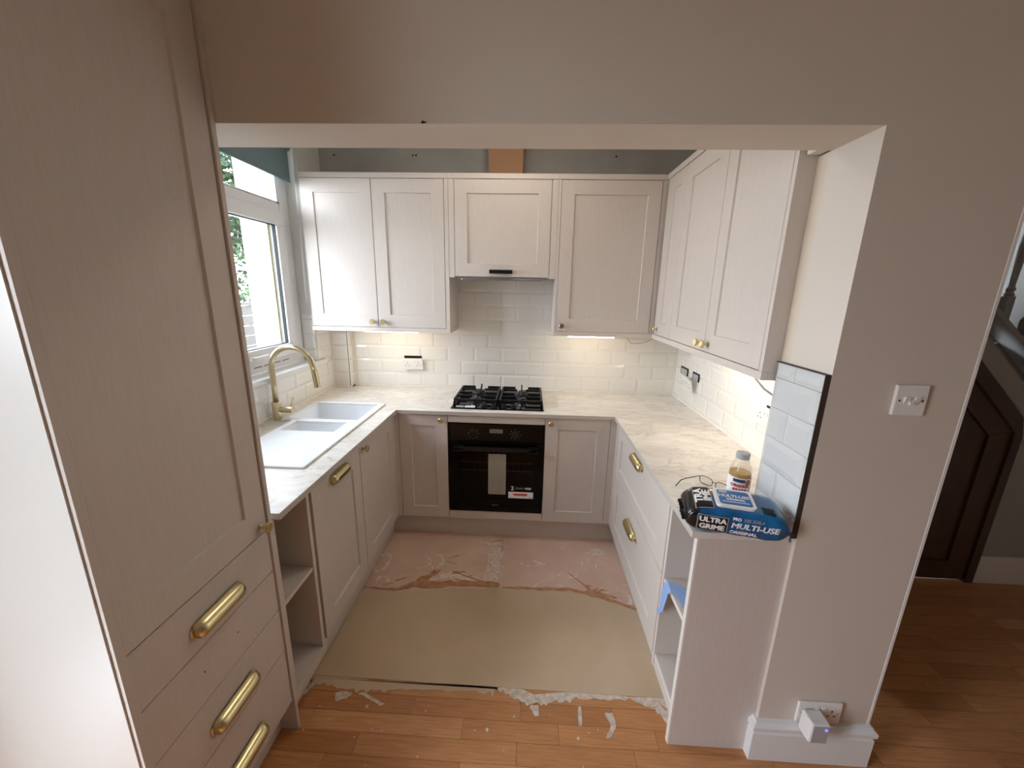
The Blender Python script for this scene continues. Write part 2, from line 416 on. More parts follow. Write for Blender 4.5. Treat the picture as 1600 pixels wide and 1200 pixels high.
# rusty glue along the far edge of the compound
def band(pts, wid, z0, z1, seed, amp=0.5):
    r = random.Random(seed); up = []; lo = []
    P = []
    for (a, b), (w0, w1) in zip(zip(pts, pts[1:]), zip(wid, wid[1:])):
        for k in range(6):
            t = k / 6; P.append((a[0] + (b[0] - a[0]) * t, a[1] + (b[1] - a[1]) * t, w0 + (w1 - w0) * t))
    P.append((pts[-1][0], pts[-1][1], wid[-1]))
    for x, y, w in P:
        up.append((x, y + w / 2 * (1 + r.uniform(-amp, amp)))); lo.append((x, y - w / 2 * (1 + r.uniform(-amp, amp))))
    return prism(bmesh.new(), lo + up[::-1], z0, z1)
def smear(pts, wid, m, seed, z=0.0, h=0.0012, name='glue_smear', amp=0.5):
    return obj(name, band(pts, wid, z, z + h, seed, amp), m, floor)
smear([(-0.68, -0.475), (-0.50, -0.482), (-0.42, -0.44), (-0.22, -0.42), (0.0, -0.405), (0.06, -0.41)], [0.008, 0.014, 0.036, 0.042, 0.036, 0.02], RUST, 3, 0.0028)
smear([(0.08, -0.43), (0.25, -0.425), (0.45, -0.42), (0.62, -0.465), (0.80, -0.54)], [0.012, 0.02, 0.02, 0.024, 0.02], RUST, 4, 0.0028)
smear([(-0.46, -0.46), (-0.37, -0.40), (-0.32, -0.34), (-0.29, -0.315)], [0.02, 0.07, 0.05, 0.01], RUST, 5, 0.0004)
smear([(-0.56, -0.44), (-0.50, -0.40), (-0.47, -0.385)], [0.004, 0.012, 0.005], RUST, 21, 0.0004)
smear([(-0.22, -0.32), (-0.05, -0.385), (0.03, -0.415)], [0.008, 0.012, 0.006], RUST, 6, 0.0016)
smear([(0.45, -0.28), (0.53, -0.37), (0.57, -0.425), (0.61, -0.40)], [0.006, 0.018, 0.03, 0.01], RUST, 7, 0.0004)
smear([(0.50, -0.43), (0.60, -0.43), (0.70, -0.46)], [0.015, 0.03, 0.01], RUST, 8, 0.0005)
smear([(-0.34, -0.40), (-0.22, -0.345), (-0.12, -0.37), (0.0, -0.395), (0.03, -0.41)], [0.02, 0.05, 0.06, 0.03, 0.01], SMEAR, 9, 0.0002, 0.0012)
rs_ = random.Random(77)
for (cx, cy, n_) in ((-0.14, -0.36, 7), (-0.58, -0.43, 4), (0.62, -0.41, 6), (0.70, -0.36, 3), (0.02, -0.06, 3), (-0.32, -0.24, 3), (0.36, -0.40, 3), (0.25, -0.20, 2)):
    for k in range(n_):
        x, y = cx + rs_.uniform(-0.09, 0.09), cy + rs_.uniform(-0.03, 0.03); L_ = rs_.uniform(0.03, 0.08); a_ = rs_.uniform(-0.6, 0.6); w_ = rs_.uniform(0.004, 0.012)
        smear([(x, y), (x + L_ * 0.4, y + L_ * 0.4 * math.sin(a_)), (x + L_ * 0.75, y + L_ * 0.9 * math.sin(a_)), (x + L_, y + L_ * math.sin(a_) * 0.7)], [0.002, w_, w_ * 0.8, 0.002], SMEAR if rs_.random() < 0.65 else RUST, 200 + k, 0.0003 + 0.00012 * k, 0.0012, 'glue_streak', 0.7)
for (x0_, x1_, sd_) in ((-0.028, -0.016, 91), (0.060, 0.068, 92)):
    r_ = random.Random(sd_); pts_ = [(x0_ + r_.uniform(-0.006, 0.006), -0.40 + 0.30 * i / 9) for i in range(10)]; bm_ = bmesh.new()
    prism(bm_, pts_ + [(x1_ + r_.uniform(-0.004, 0.006), -0.10 - 0.30 * i / 9) for i in range(10)], 0.0002, 0.0012); obj('adhesive_smear', bm_, SMEAR, floor)
# pale strip over the joint of the boards
def vband(x0, x1, y0, y1, seed):
    r = random.Random(seed); n = 14; a = []; b = []
    for i in range(n + 1):
        y = y0 + (y1 - y0) * i / n; a.append((x0 + r.uniform(-0.012, 0.012), y)); b.append((x1 + r.uniform(-0.008, 0.008), y))
    return prism(bmesh.new(), a + b[::-1], 0.0002, 0.0012)
obj('adhesive_smear', vband(-0.01, 0.055, -0.40, -0.09, 10), SMEAR, floor)
obj('adhesive_smear', band([(-0.10, -0.045), (-0.03, -0.05), (0.05, -0.045)], [0.01, 0.03, 0.02], 0.0002, 0.0012, 11), SMEAR, floor)
def ring_mark(x, y, rx, ry, w, seed, full=0.8, fill=False):
    r = random.Random(seed); n = 26; bm = bmesh.new(); st = r.uniform(0, 6.28)
    N = int(n * full); o = []; i_ = []
    for k in range(N + 1):
        a = st + 2 * math.pi * k / n; ww = w * r.uniform(0.3, 1.4) * (1 if 0 < k < N else 0.2); j = r.uniform(0.93, 1.05)
        o.append((x + (rx + ww / 2) * j * math.cos(a), y + (ry + ww / 2) * j * math.sin(a))); i_.append((x + (rx - ww / 2) * j * math.cos(a), y + (ry - ww / 2) * j * math.sin(a)))
    prism(bm, o + i_[::-1], 0.0002, 0.0011)
    obj('adhesive_ring', bm, SMEAR, floor)
for i, a in enumerate([(-0.655, -0.27, 0.04, 0.075, 0.025, 0.95), (-0.44, -0.255, 0.075, 0.055, 0.010, 0.85), (-0.33, -0.245, 0.035, 0.055, 0.028, 0.7), (-0.09, -0.17, 0.055, 0.03, 0.010, 0.6),
                       (0.235, -0.215, 0.06, 0.03, 0.010, 0.55), (0.335, -0.415, 0.085, 0.05, 0.014, 0.62), (0.585, -0.215, 0.045, 0.045, 0.010, 0.9), (0.45, -0.305, 0.055, 0.02, 0.010, 0.8),
                       (0.64, -0.09, 0.06, 0.022, 0.030, 0.8), (0.46, -0.065, 0.05, 0.012, 0.010, 0.7), (0.735, -0.46, 0.035, 0.05, 0.018, 0.8), (-0.17, -0.375, 0.05, 0.03, 0.012, 0.8), (-0.60, -0.42, 0.03, 0.035, 0.018, 0.6)]):
    ring_mark(*a[:5], 40 + i, a[5])
obj('glue_smear', prism(bmesh.new(), [(0.30, -0.20), (0.43, -0.225), (0.36, -0.36), (0.33, -0.37), (0.29, -0.27)], 0.0001, 0.0008), PLY, floor)
# oak strips, laid across the opening, running on into the hall
yy = -0.965; row = 0; r = random.Random(11); WID = 0.0712
PL = {}
def plank(x0, x1, y0, y1):
    key = (round(x1 - x0, 3))
    if key not in PL:
        bm = bmesh.new(); box(bm, -(x1 - x0) / 2 + 0.0006, (x1 - x0) / 2 - 0.0006, -WID / 2 + 0.0006, WID / 2 - 0.0006, -0.006, 0.006)
        me = bpy.data.meshes.new('plank'); bm.to_mesh(me); bm.free(); me.materials.append(OAK); PL[key] = me
    o = bpy.data.objects.new('plank', PL[key]); link(o, floor); o.location = Vector(((x0 + x1) / 2, (y0 + y1) / 2, -0.006)) - wloc(floor)
ys_rows = []
while yy > -1.75: ys_rows.append((yy - WID, yy, -1.25, 3.35)); yy -= WID
y2 = -0.965
while y2 < -0.2: ys_rows.append((y2, y2 + WID, 1.40, 3.35)); y2 += WID
for (a, b, xa, xb) in ys_rows:
    x = xa - r.uniform(0.0, 0.45)
    while x < xb:
        L = r.choice((0.36, 0.42, 0.48, 0.54, 0.58)); x0, x1 = max(x, xa), min(x + L, xb); x += L
        if x1 - x0 > 0.04: plank(round(x0, 3), round(x1, 3), a, b)
obj('floor_finish', boxes((-1.25, 3.35, -5.0, yy, -0.012, 0.0)), OAK, floor)
# white cement smeared over the first strips and drips on the wood
def blot(pts, seed, z0=0.0002, z1=0.0014, m=None, n=7, amp=0.008, name='cement_smear'):
    r = random.Random(seed); out = []
    for (x0, y0), (x1, y1) in zip(pts, pts[1:] + pts[:1]):
        for k in range(n):
            t = (k + r.uniform(0.05, 0.75)) / n; out.append((x0 + (x1 - x0) * t, y0 + (y1 - y0) * t + r.gauss(0, amp) * (0.25 if r.random() < 0.5 else 0.9)))
    return obj(name, prism(bmesh.new(), out, z0, z1), m or SMEAR, floor)
SMW = mat('white_cement', (222, 214, 204), 0.8)
v = coords(SMW); setc(SMW, ramp(SMW, noise(SMW, v, 45, 5), [(0.34, (196, 174, 150)), (0.66, (226, 217, 206))]))
blot([(-0.70, -0.975), (0.10, -0.985), (0.08, -1.003), (-0.33, -1.018), (-0.50, -1.03), (-0.70, -1.01)], 31, m=SCREED, n=12, amp=0.010, name='compound_lip')
blot([(0.08, -0.985), (0.78, -0.985), (0.80, -1.03), (0.60, -1.005), (0.42, -1.01), (0.30, -1.045), (0.20, -1.035), (0.12, -1.0)], 32, m=SMW, n=9, amp=0.010)
blot([(0.70, -1.02), (0.79, -1.02), (0.79, -1.10), (0.765, -1.11), (0.74, -1.05)], 33, m=SMW, n=6, amp=0.008)
blot([(-0.56, -1.035), (-0.49, -1.035), (-0.50, -1.062), (-0.545, -1.075)], 34, m=SMW, n=5, amp=0.005)
blot([(-0.47, -1.035), (-0.44, -1.035), (-0.345, -1.075), (-0.35, -1.082), (-0.46, -1.045)], 35, m=SMW, n=5, amp=0.003)
blot([(-0.69, -1.0), (-0.655, -1.005), (-0.665, -1.03), (-0.69, -1.08), (-0.70, -1.05)], 36, m=SMW, n=4, amp=0.004)
blot([(0.52, -1.06), (0.555, -1.055), (0.56, -1.10), (0.53, -1.145), (0.51, -1.15), (0.54, -1.10)], 37, m=SMW, n=4, amp=0.003)
blot([(0.42, -1.04), (0.435, -1.04), (0.43, -1.11), (0.415, -1.11)], 38, m=SMW, n=5, amp=0.004)
blot([(0.23, -1.045), (0.265, -1.045), (0.265, -1.085), (0.245, -1.08)], 39, m=SMW, n=4, amp=0.004)
bm = bmesh.new(); r = random.Random(5)
for k in range(46):
    x, y = r.uniform(-0.65, 1.05), r.uniform(-1.42, -1.06); s = r.choice((0.002, 0.002, 0.003, 0.004, 0.007))
    prism(bm, [(x + s * math.cos(a * 1.047) * r.uniform(0.6, 1.2), y + s * math.sin(a * 1.047) * r.uniform(0.6, 1.5)) for a in range(6)], 0.0002, 0.0012)
o = obj('cement_drips', bm, SMW, floor); o['kind'] = 'stuff'

# walls
wb = struct('wall_back', B(-1.66, 1.40, 0.566, 0.70, -0.01, CEIL), GREYP)
lay_tiles(wb, 'back', YW, -1.118, XR, ROW0, 1.86, -0.809, ROW0, skip=lambda u, z: z > 1.42 and not (-0.42 < u < 0.44))
obj('sealant_bead', B(-1.118, XR, YW - 0.004, 0.566, ZT, ROW0 + 0.001), SEAL, wb)
for x in (-1.147, -0.616, -0.595, 0.717):
    obj('wall_plug_hole', lathe(bmesh.new(), [(0.006, 0.0), (0.006, 0.0006)], 10, Matrix.Translation((x, 0.566, 2.457)) @ rot_out('back')), DARK, wb)
obj('grout_bed', B(-1.118, XR, YW + 0.0045, 0.566, ROW0, 1.415), GROUT, wb); obj('grout_bed', B(-0.40, 0.42, YW + 0.0045, 0.566, 1.415, 1.86), GROUT, wb)
wr = struct('wall_right', B(1.261, 1.392, -0.94, 0.566, -0.01, CEIL), CREAMW)
lay_tiles(wr, 'right', XR, -0.93, YW, ROW0, 1.33, 0.216, ROW0)
obj('sealant_bead', B(XR - 0.004, 1.261, -0.93, YW - 0.004, ZT, ROW0 + 0.001), SEAL, wr)
obj('grout_bed', B(XR + 0.0045, 1.261, -0.93, YW, ROW0, 1.33), GROUT, wr)
obj('corner_bead', B(XR - 0.003, XR + 0.004, YW - 0.003, YW + 0.004, ROW0, 1.33), SEAL, wr)
# left wall with the kitchen window and the patio opening
WY0, WY1, WZ0, WZ1 = -1.02, 0.297, 1.085, 2.43
PY0, PY1, PZ1 = -2.74, -2.05, 2.10
wlft = struct('wall_left', boxes((-1.66, -1.252, WY1, 0.566, -0.01, CEIL), (-1.66, -1.252, PY1, WY0, -0.01, CEIL), (-1.66, -1.252, WY0, WY1, -0.01, WZ0),
                                 (-1.66, -1.252, WY0, WY1, WZ1, CEIL), (-1.66, -1.252, PY0, PY1, PZ1, CEIL), (-1.66, -1.252, -5.1, PY0, -0.01, CEIL)), BACKW)
lay_tiles(wlft, 'left', XL, -1.16, 0.488, ROW0, 1.084, -0.08, ROW0)
lay_tiles(wlft, 'left', XL, 0.309, 0.488, 1.116, 1.33, 0.12, ROW0)
obj('sealant_bead', B(-1.252, XL + 0.004, -1.14, 0.488, ZT, ROW0 + 0.001), SEAL, wlft)
lay_tiles(wlft, 'back', 0.287, -1.325, XL, 1.115, 1.425, -1.5, ROW0, pw=0.5)
obj('grout_bed', B(-1.252, XL - 0.0045, -1.16, 0.488, ROW0, 1.084), GROUT, wlft); obj('grout_bed', B(-1.252, XL - 0.0045, 0.309, 0.488, 1.116, 1.33), GROUT, wlft)
# tiled pipe boxing in the corner
bx = struct('trim_1', B(-1.252, -1.128, 0.4985, 0.566, ZT, 1.332), GROUT, 'tiled pipe boxing in the corner under the wall cabinet', 'boxing')
lay_tiles(bx, 'back', 0.4885, XL, -1.126, ROW0, 1.33, -1.126, ROW0, pw=0.4)
lay_tiles(bx, 'left', -1.118, 0.492, 0.556, ROW0, 1.33, 0.3, ROW0, pw=0.4)
obj('corner_gap', B(-1.1255, -1.1222, 0.4882, 0.4975, ZT + 0.002, 1.33), DARK, bx)
obj('corner_bead', B(XL - 0.004, XL + 0.003, 0.4855, 0.4925, ROW0, 1.33), SEAL, bx)
obj('corner_bead', B(-1.122, -1.115, YW - 0.003, YW + 0.004, ROW0, 1.33), SEAL, bx)
obj('corner_trim', B(-1.1222, -1.1182, 0.4885, 0.4975, ZT + 0.002, 1.33), SEAL, bx)
obj('sealant_bead', B(XL, -1.114, 0.4845, 0.4985, ZT, ROW0 + 0.001), SEAL, bx)
# bulkhead, pier, dining room shell
bh = struct('wall_bulkhead', B(-1.252, XP2, YP, -0.994, 2.0, CEIL), WALLW)
obj('plaster_lip', B(0.982, XP, -0.993, -0.946, 2.002, 2.03, bev=0.004), BACKW, bh)
bm = bmesh.new(); rr = random.Random(3)
prism(bm, [(0.0, 0.0), (0.012, -0.006), (0.024, -0.003), (0.03, 0.004), (0.016, 0.003), (0.012, 0.012), (0.008, 0.003)], 0, 0.0008, lambda x, y, z: (-0.102 + x * 0.55, YP - z, 2.003 + y * 0.5))
obj('paint_chip', bm, DARK, bh)
pier = struct('wall_pier', B(XP, XP2, YP, -0.985, -0.01, 2.0), WALLW)
obj('plaster_strip', B(XP + 0.001, XP2, -0.985, -0.94, -0.01, 2.0), CREAMW, pier)
obj('corner_bead', B(XP2 - 0.006, XP2 + 0.002, YP - 0.0015, YP + 0.01, 0.17, CEIL), WHITEP, pier)
struct('ceiling', B(-1.66, 3.5, -5.1, 1.6, CEIL, CEIL + 0.1), CEILW)
struct('wall_rear', B(-1.66, 3.5, -5.1, -5.0, -0.01, CEIL), WALLW)
struct('wall_hall_right', B(3.35, 3.5, -5.0, 1.6, -0.01, CEIL), HALLW)
struct('wall_hall_back', B(1.40, 3.5, 1.5, 1.6, -0.01, CEIL), HALLW)
# skirting round the foot of the pier
def skirt(name, pts, parent=None):
    # profile (out, z) swept along the corner points (plan), outward = left of travel
    prof = [(0.0, 0.0), (0.018, 0.0), (0.018, 0.118), (0.012, 0.124), (0.012, 0.129), (0.021, 0.134), (0.022, 0.150), (0.012, 0.158), (0.010, 0.166), (0.0, 0.168)]
    bm = bmesh.new(); rows = []
    for (x, y, dx, dy) in pts: rows.append([bm.verts.new((x + dx * o, y + dy * o, z)) for o, z in prof])
    for a, b in zip(rows, rows[1:]):
        for i in range(len(prof) - 1): bm.faces.new((a[i], b[i], b[i + 1], a[i + 1]))
    bm.faces.new(rows[0]); bm.faces.new(rows[-1][::-1])
    return struct(name, bm, WHITEP)
skirt('baseboard_pier', [(XP, -1.152, -1, 0), (XP, YP, -1, -1), (XP2, YP, 1, -1), (XP2, -0.95, 1, 0)])

# ------------------------------------------------------------------ kitchen window
FX0, FX1 = -1.40, -1.335
win = struct('window_1', boxes((FX0, FX1, WY0, WY1 - 0.001, 1.114, 1.185, ), (FX0, FX1, WY0, WY1 - 0.001, WZ1 - 0.065, WZ1 - 0.001), (FX0, FX1, WY1 - 0.095, WY1 - 0.001, 1.185, WZ1 - 0.065),
                               (FX0, FX1, WY0, WY0 + 0.07, 1.185, WZ1 - 0.065), (FX0, FX1, WY0 + 0.07, WY1 - 0.095, 2.022, 2.082), (FX0, FX1, -0.47, -0.40, 1.185, 2.022), (FX0, FX1, -0.47, -0.40, 2.082, WZ1 - 0.065), bev=0.006), UPVC)
def sash(y0, y1, z0, z1, w=0.075):
    s = obj('sash', boxes((FX0 + 0.01, FX1 + 0.018, y0, y1, z0, z0 + w), (FX0 + 0.01, FX1 + 0.018, y0, y1, z1 - w, z1), (FX0 + 0.01, FX1 + 0.018, y0, y0 + w, z0 + w, z1 - w), (FX0 + 0.01, FX1 + 0.018, y1 - w, y1, z0 + w, z1 - w), bev=0.004), UPVC, win)
    obj('gasket', boxes((FX1 - 0.012, FX1 + 0.006, y0 + w - 0.002, y1 - w + 0.002, z0 + w - 0.002, z0 + w + 0.004), (FX1 - 0.012, FX1 + 0.006, y0 + w, y1 - w, z1 - w - 0.004, z1 - w + 0.002),
                        (FX1 - 0.012, FX1 + 0.006, y1 - w - 0.004, y1 - w + 0.002, z0 + w, z1 - w), (FX1 - 0.012, FX1 + 0.006, y0 + w - 0.002, y0 + w + 0.004, z0 + w, z1 - w)), GASKET, s)
    obj('bead_glint', B(FX1 - 0.040, FX1 - 0.030, y1 - w - 0.016, y1 - w - 0.003, z0 + w, z1 - w), GLINTY, s)  # yellow strip painting the bead's reflection at the glass edge
    return s
sa = sash(-0.40, 0.201, 1.178, 2.026)
pa = obj('pane', B(FX1 - 0.024, FX1 - 0.018, -0.325, 0.126, 1.253, 1.951), GLASS, win)
sb = sash(-0.95, -0.47, 1.178, 2.026)
obj('pane', B(FX1 - 0.024, FX1 - 0.018, -0.875, -0.545, 1.253, 1.951), GLASS, win)
for (a, b) in ((-0.40, WY1 - 0.095), (WY0 + 0.07, -0.47)):
    obj('pane', B(FX1 - 0.024, FX1 - 0.018, a, b, 2.082, WZ1 - 0.065), GLASS, win)
    obj('gasket', boxes((FX1 - 0.014, FX1 + 0.002, b - 0.024, b, 2.082, WZ1 - 0.065), (FX1 - 0.014, FX1 + 0.002, a, b, 2.082, 2.088)), UPVC, win)
    obj('bead_glint', B(FX1 - 0.040, FX1 - 0.030, b - 0.036, b - 0.026, 2.09, WZ1 - 0.065), GLINTY, win)
hd = obj('window_handle', boxes((FX1 + 0.018, FX1 + 0.030, -0.26, -0.20, 1.195, 1.225), (FX1 + 0.030, FX1 + 0.046, -0.24, -0.12, 1.202, 1.220), bev=0.004), WPLAS, win)
for k in range(4):
    obj('trickle_slot', B(FX1, FX1 + 0.0012, -0.20 + k * 0.085, -0.135 + k * 0.085, 1.150, 1.154), GASKET, win)
sill = struct('trim_2', B(FX1 - 0.01, XL + 0.02, WY0, 0.385, 1.0855, 1.114, bev=0.005), WHITEP, 'white window board over the sink tiles', 'window board')

# ------------------------------------------------------------------ outside
props(obj('garden_ground', B(-16, -1.66, -12, 14, -0.4, -0.2), PATIO), kind='structure')
fence = thing('garden_fence', 'weathered board fence seen low through the kitchen window', 'fence', (-4.0, 2.5, -0.2))
for k in range(10):
    for (a, b) in ((-1.0, 1.79), (1.81, 4.6), (4.62, 7.4)):
        obj('fence_board', B(-4.012, -3.99 + 0.004 * (k % 2), a, b, -0.16 + k * 0.148, -0.025 + k * 0.148), FENCE, fence)
for y in (-1.0, 1.8, 4.61, 7.4): obj('fence_post', B(-4.10, -4.012, y - 0.045, y + 0.045, -0.2, 1.36), FENCE, fence)
obj('fence_rail', B(-4.03, -3.96, -1.0, 7.4, 1.318, 1.36), FENCE, fence)
def tree(name, label, x, y, h, rad, nl, seed):
    t = thing(name, label, 'tree', (x, y, -0.2))
    r = random.Random(seed); bm = bmesh.new(); tube(bm, [(x, y, -0.2), (x + 0.05, y, h * 0.5), (x, y + 0.1, h)], [0.12, 0.09, 0.04], 8); obj('trunk', bm, BARK, t)
    bm = bmesh.new()
    cl = [(x + r.uniform(-rad, rad), y + r.uniform(-rad * 1.3, rad * 1.3), h * 0.25 + r.random() * h * 0.95, r.uniform(0.4, 0.9)) for _ in range(40)]
    for k in range(nl):
        cx, cy, cz, cr = r.choice(cl); d = Vector((r.gauss(0, 1), r.gauss(0, 1), r.gauss(0, 1))).normalized() * cr * r.random() ** 0.4
        p = Vector((cx, cy, cz)) + d; a = Vector((r.gauss(0, 1), r.gauss(0, 1), r.gauss(0, 0.6))).normalized(); b = a.cross(Vector((r.gauss(0, 1), r.gauss(0, 1), r.gauss(0, 1)))).normalized(); s = r.uniform(0.05, 0.11)
        q = [bm.verts.new(p + a * s), bm.verts.new(p + b * s * 0.5 + a * 0.2 * s), bm.verts.new(p - a * s), bm.verts.new(p - b * s * 0.5 + a * 0.2 * s)]
        bm.faces.new(q)
    o = obj('foliage', bm, LEAF, t); o['kind'] = 'stuff'
tree('leafy_tree', 'leafy green tree behind the garden fence outside the kitchen window', -6.6, 7.3, 4.4, 1.1, 12000, 2)

# ================================================================== BASE UNITS
def carcass(t, side, plane, u0, u1, z0, z1, depth, m=None, name='carcass'):
    bm = bmesh.new(); fbox(bm, side, plane, u0, u1, -depth, -0.021, z0, z1); return obj(name, bm, m or CARC, t)
# tall larder unit on the left
TY0, TY1 = -1.632, -1.182
t = thing('tall_cabinet', 'tall cream larder cabinet with one long door above four plain drawers', 'cabinet', (-0.93, -1.40, 0.0))
carcass(t, 'left', XDL, TY0, TY1, 0.137, 2.50, 0.60)
obj('end_panel', B(-1.245, XDL + 0.006, -1.181, -1.1668, 0.0, 2.60), CREAM, t)
obj('end_panel', B(-1.245, XDL + 0.006, TY0 - 0.020, TY0 - 0.002, 0.0, 2.60), CREAM, t)
props(obj('glare_facing', B(-1.245, XDL - 0.004, TY0 - 0.023, TY0 - 0.020, 0.0, 2.60), GLAREW, t), label='side panel facing the room, daylight glare painted white')  # thin sheet added over the end panel to carry the painted daylight glare
obj('plinth', B(XDL - 0.075, XDL - 0.058, TY0, TY1, 0.0, 0.136), CREAM, t)
d = shaker(t, 'door', 'left', XDL, TY0, TY1, 0.842, 2.268, 0.080, top=0.085, bot=0.085)
knob(d, 'left', XDL, TY1 - 0.030, 0.868)
d2 = shaker(t, 'door', 'left', XDL, TY0, TY1, 2.270, 2.498, 0.080)
for k, (a, b) in enumerate([(0.690, 0.842), (0.534, 0.690), (0.367, 0.534), (0.138, 0.367)]):
    dr = slab(t, 'drawer_front', 'left', XDL, TY0, TY1, a, b)
    if k != 1: cup_pull(dr, 'left', XDL, (TY0 + TY1) / 2, (0.750, 0, 0.432, 0.225)[k], 0.165)
    else:
        for yy_, zz_ in ((-1.356, 0.620), (-1.475, 0.618)):
            obj('screw_hole', lathe(bmesh.new(), [(0.0022, 0.0), (0.0022, 0.0006)], 8, Matrix.Translation((XDL, yy_, zz_)) @ rot_out('left')), DARK, dr)
# open shelf unit, left
SU = 'narrow open shelf units at the run ends'
t = thing('open_shelf_unit', 'narrow open shelf unit between tall cabinet and slim dishwasher', 'shelf unit', (-0.93, -1.05, 0.0), SU)
obj('side_panel', B(-1.20, XDL, -1.1660, -1.150, 0.10, ZD), CARC, t); obj('side_panel', B(-1.20, XDL, -0.968, -0.950, 0.10, ZD), CARC, t)
obj('back_panel', B(-1.235, -1.215, -1.1495, -0.950, 0.10, ZD), CARC, t)
obj('shelf', B(-1.215, XDL - 0.004, -1.1495, -0.9685, 0.512, 0.530), CARC, t)
obj('bottom_board', B(-1.215, XDL, -1.1495, -0.9685, 0.128, 0.146), CARC, t)
obj('front_rail', B(XDL - 0.022, XDL - 0.001, -1.1495, -0.9685, 0.10, 0.1278), CREAM, t)
# slimline dishwasher behind a shaker door
t = thing('dishwasher', 'slim built-in dishwasher behind shaker door with brass cup pull, left run', 'dishwasher', (-0.93, -0.715, 0.0))
carcass(t, 'left', XDL, -0.925, -0.505, 0.147, 0.85, 0.55, DARK, 'body')
d = shaker(t, 'door', 'left', XDL, -0.932, -0.500, ZB, ZD, 0.08, top=0.095, bot=0.082); cup_pull(d, 'left', XDL, -0.716, 0.803, 0.15)
# sink cabinet
t = thing('sink_cabinet', 'cream base cabinet with single knobbed door under the big sink bowl', 'cabinet', (-0.93, -0.26, 0.0))
carcass(t, 'left', XDL, -0.498, -0.022, 0.147, 0.63, 0.55)
d = shaker(t, 'door', 'left', XDL, -0.498, -0.024, ZB, ZD, 0.08); knob(d, 'left', XDL, -0.466, 0.815)
# corner posts
t = thing('corner_post', 'cream filler post where left run meets oven run', 'filler', (-0.62, 0.0, ZB))
obj('post', boxes((XDL - 0.018, -0.6075, 0.0, 0.02, ZB, ZD), (XDL - 0.018, XDL, -0.0235, 0.0, ZB, ZD)), CREAM, t)
t = thing('corner_post', 'cream filler post where drawer run meets oven run', 'filler', (0.715, 0.0, ZB))
obj('post', boxes((0.6955, XDR + 0.018, 0.0, 0.02, ZB, ZD), (XDR, XDR + 0.018, -0.048, 0.0, ZB, ZD)), CREAM, t)
# oven run
t = thing('base_cabinet', 'narrow cream base cabinet left of the oven', 'cabinet', (-0.455, 0.26, 0.0), 'base cabinets either side of the oven')
carcass(t, 'back', 0.0, -0.606, -0.301, 0.147, 0.85, 0.52)
d = shaker(t, 'door', 'back', 0.0, -0.607, -0.300, ZB, ZD, 0.075); knob(d, 'back', 0.0, -0.337, 0.822)
t = thing('base_cabinet', 'wider cream base cabinet right of the oven', 'cabinet', (0.498, 0.26, 0.0), 'base cabinets either side of the oven')
carcass(t, 'back', 0.0, 0.301, 0.694, 0.147, 0.85, 0.52)
d = shaker(t, 'door', 'back', 0.0, 0.300, 0.695, ZB, ZD, 0.075); knob(d, 'back', 0.0, 0.335, 0.822)
t = thing('oven_housing', 'cream filler strips above and below the black oven', 'cabinet', (0.0, 0.3, 0.0))
slab(t, 'top_rail', 'back', 0.0, -0.300, 0.300, 0.804, ZD); slab(t, 'bottom_rail', 'back', 0.0, -0.300, 0.300, ZB, 0.203)
obj('shelf', B(-0.300, 0.300, 0.025, 0.52, 0.16, 0.20), CARC, t)
# plinths
for nm, lb, a in (('plinth', 'cream kickboard under the oven run', (-0.684, 0.783, 0.050, 0.066, 0.0, 0.144)), ('plinth', 'cream kickboard under the sink run', (-0.701, -0.685, -1.130, 0.0495, 0.0, 0.0995)),
                  ('plinth', 'cream kickboard under the drawer run', (0.784, 0.800, -1.130, 0.0495, 0.0, 0.0995))):
    props(obj(nm, B(*a), CREAM), lb, 'kickboard', 'kickboards')
# oven
t = thing('built_in_oven', 'black built-in single oven with glass door', 'oven', (0.0, 0.25, 0.206))
OZ0, OZ1 = 0.205, 0.801
cav = bmesh.new(); box(cav, -0.28, 0.28, 0.47, 0.48, 0.22, 0.68); box(cav, -0.29, -0.27, 0.02, 0.47, 0.22, 0.68); box(cav, 0.27, 0.29, 0.02, 0.47, 0.22, 0.68); box(cav, -0.27, 0.27, 0.02, 0.47, 0.22, 0.24); box(cav, -0.27, 0.27, 0.02, 0.47, 0.66, 0.68)
obj('cavity', cav, CAVITY, t)
cp = obj('control_panel', B(-0.2975, 0.2975, -0.002, 0.10, 0.688, OZ1, bev=0.002), BLACKG, t)
obj('display', B(-0.040, 0.042, -0.0032, -0.002, 0.744, 0.770), mat('display_grey', (112, 108, 104), 0.2), cp)
for x in (-0.139, 0.118):
    obj('dial', lathe(bmesh.new(), [(0.021, 0.0), (0.021, 0.004), (0.018, 0.006), (0.0, 0.006)], 20, Matrix.Translation((x, -0.002, 0.738)) @ rot_out('back')), BLACKM, cp)
    bm = bmesh.new()
    for k in range(8):
        a = k * math.pi / 4; box(bm, x + 0.031 * math.cos(a) - 0.0018, x + 0.031 * math.cos(a) + 0.0018, -0.0026, -0.002, 0.738 + 0.031 * math.sin(a) - 0.0018, 0.738 + 0.031 * math.sin(a) + 0.0018)
    obj('dial_marks', bm, GREYI, cp)
od = obj('oven_door', boxes((-0.2975, -0.230, -0.004, 0.018, OZ0, 0.684), (0.230, 0.2975, -0.004, 0.018, OZ0, 0.684), (-0.230, 0.230, -0.004, 0.018, OZ0, 0.290), (-0.230, 0.230, -0.004, 0.018, 0.620, 0.684)), BLACKG, t)
obj('door_window', B(-0.230, 0.230, -0.003, 0.000, 0.290, 0.620), TINT, od)
hb = bmesh.new(); box(hb, -0.258, 0.258, -0.050, -0.032, 0.640, 0.662, bev=0.004); box(hb, -0.258, -0.205, -0.050, -0.004, 0.634, 0.662, bev=0.003); box(hb, 0.205, 0.258, -0.050, -0.004, 0.634, 0.662, bev=0.003)
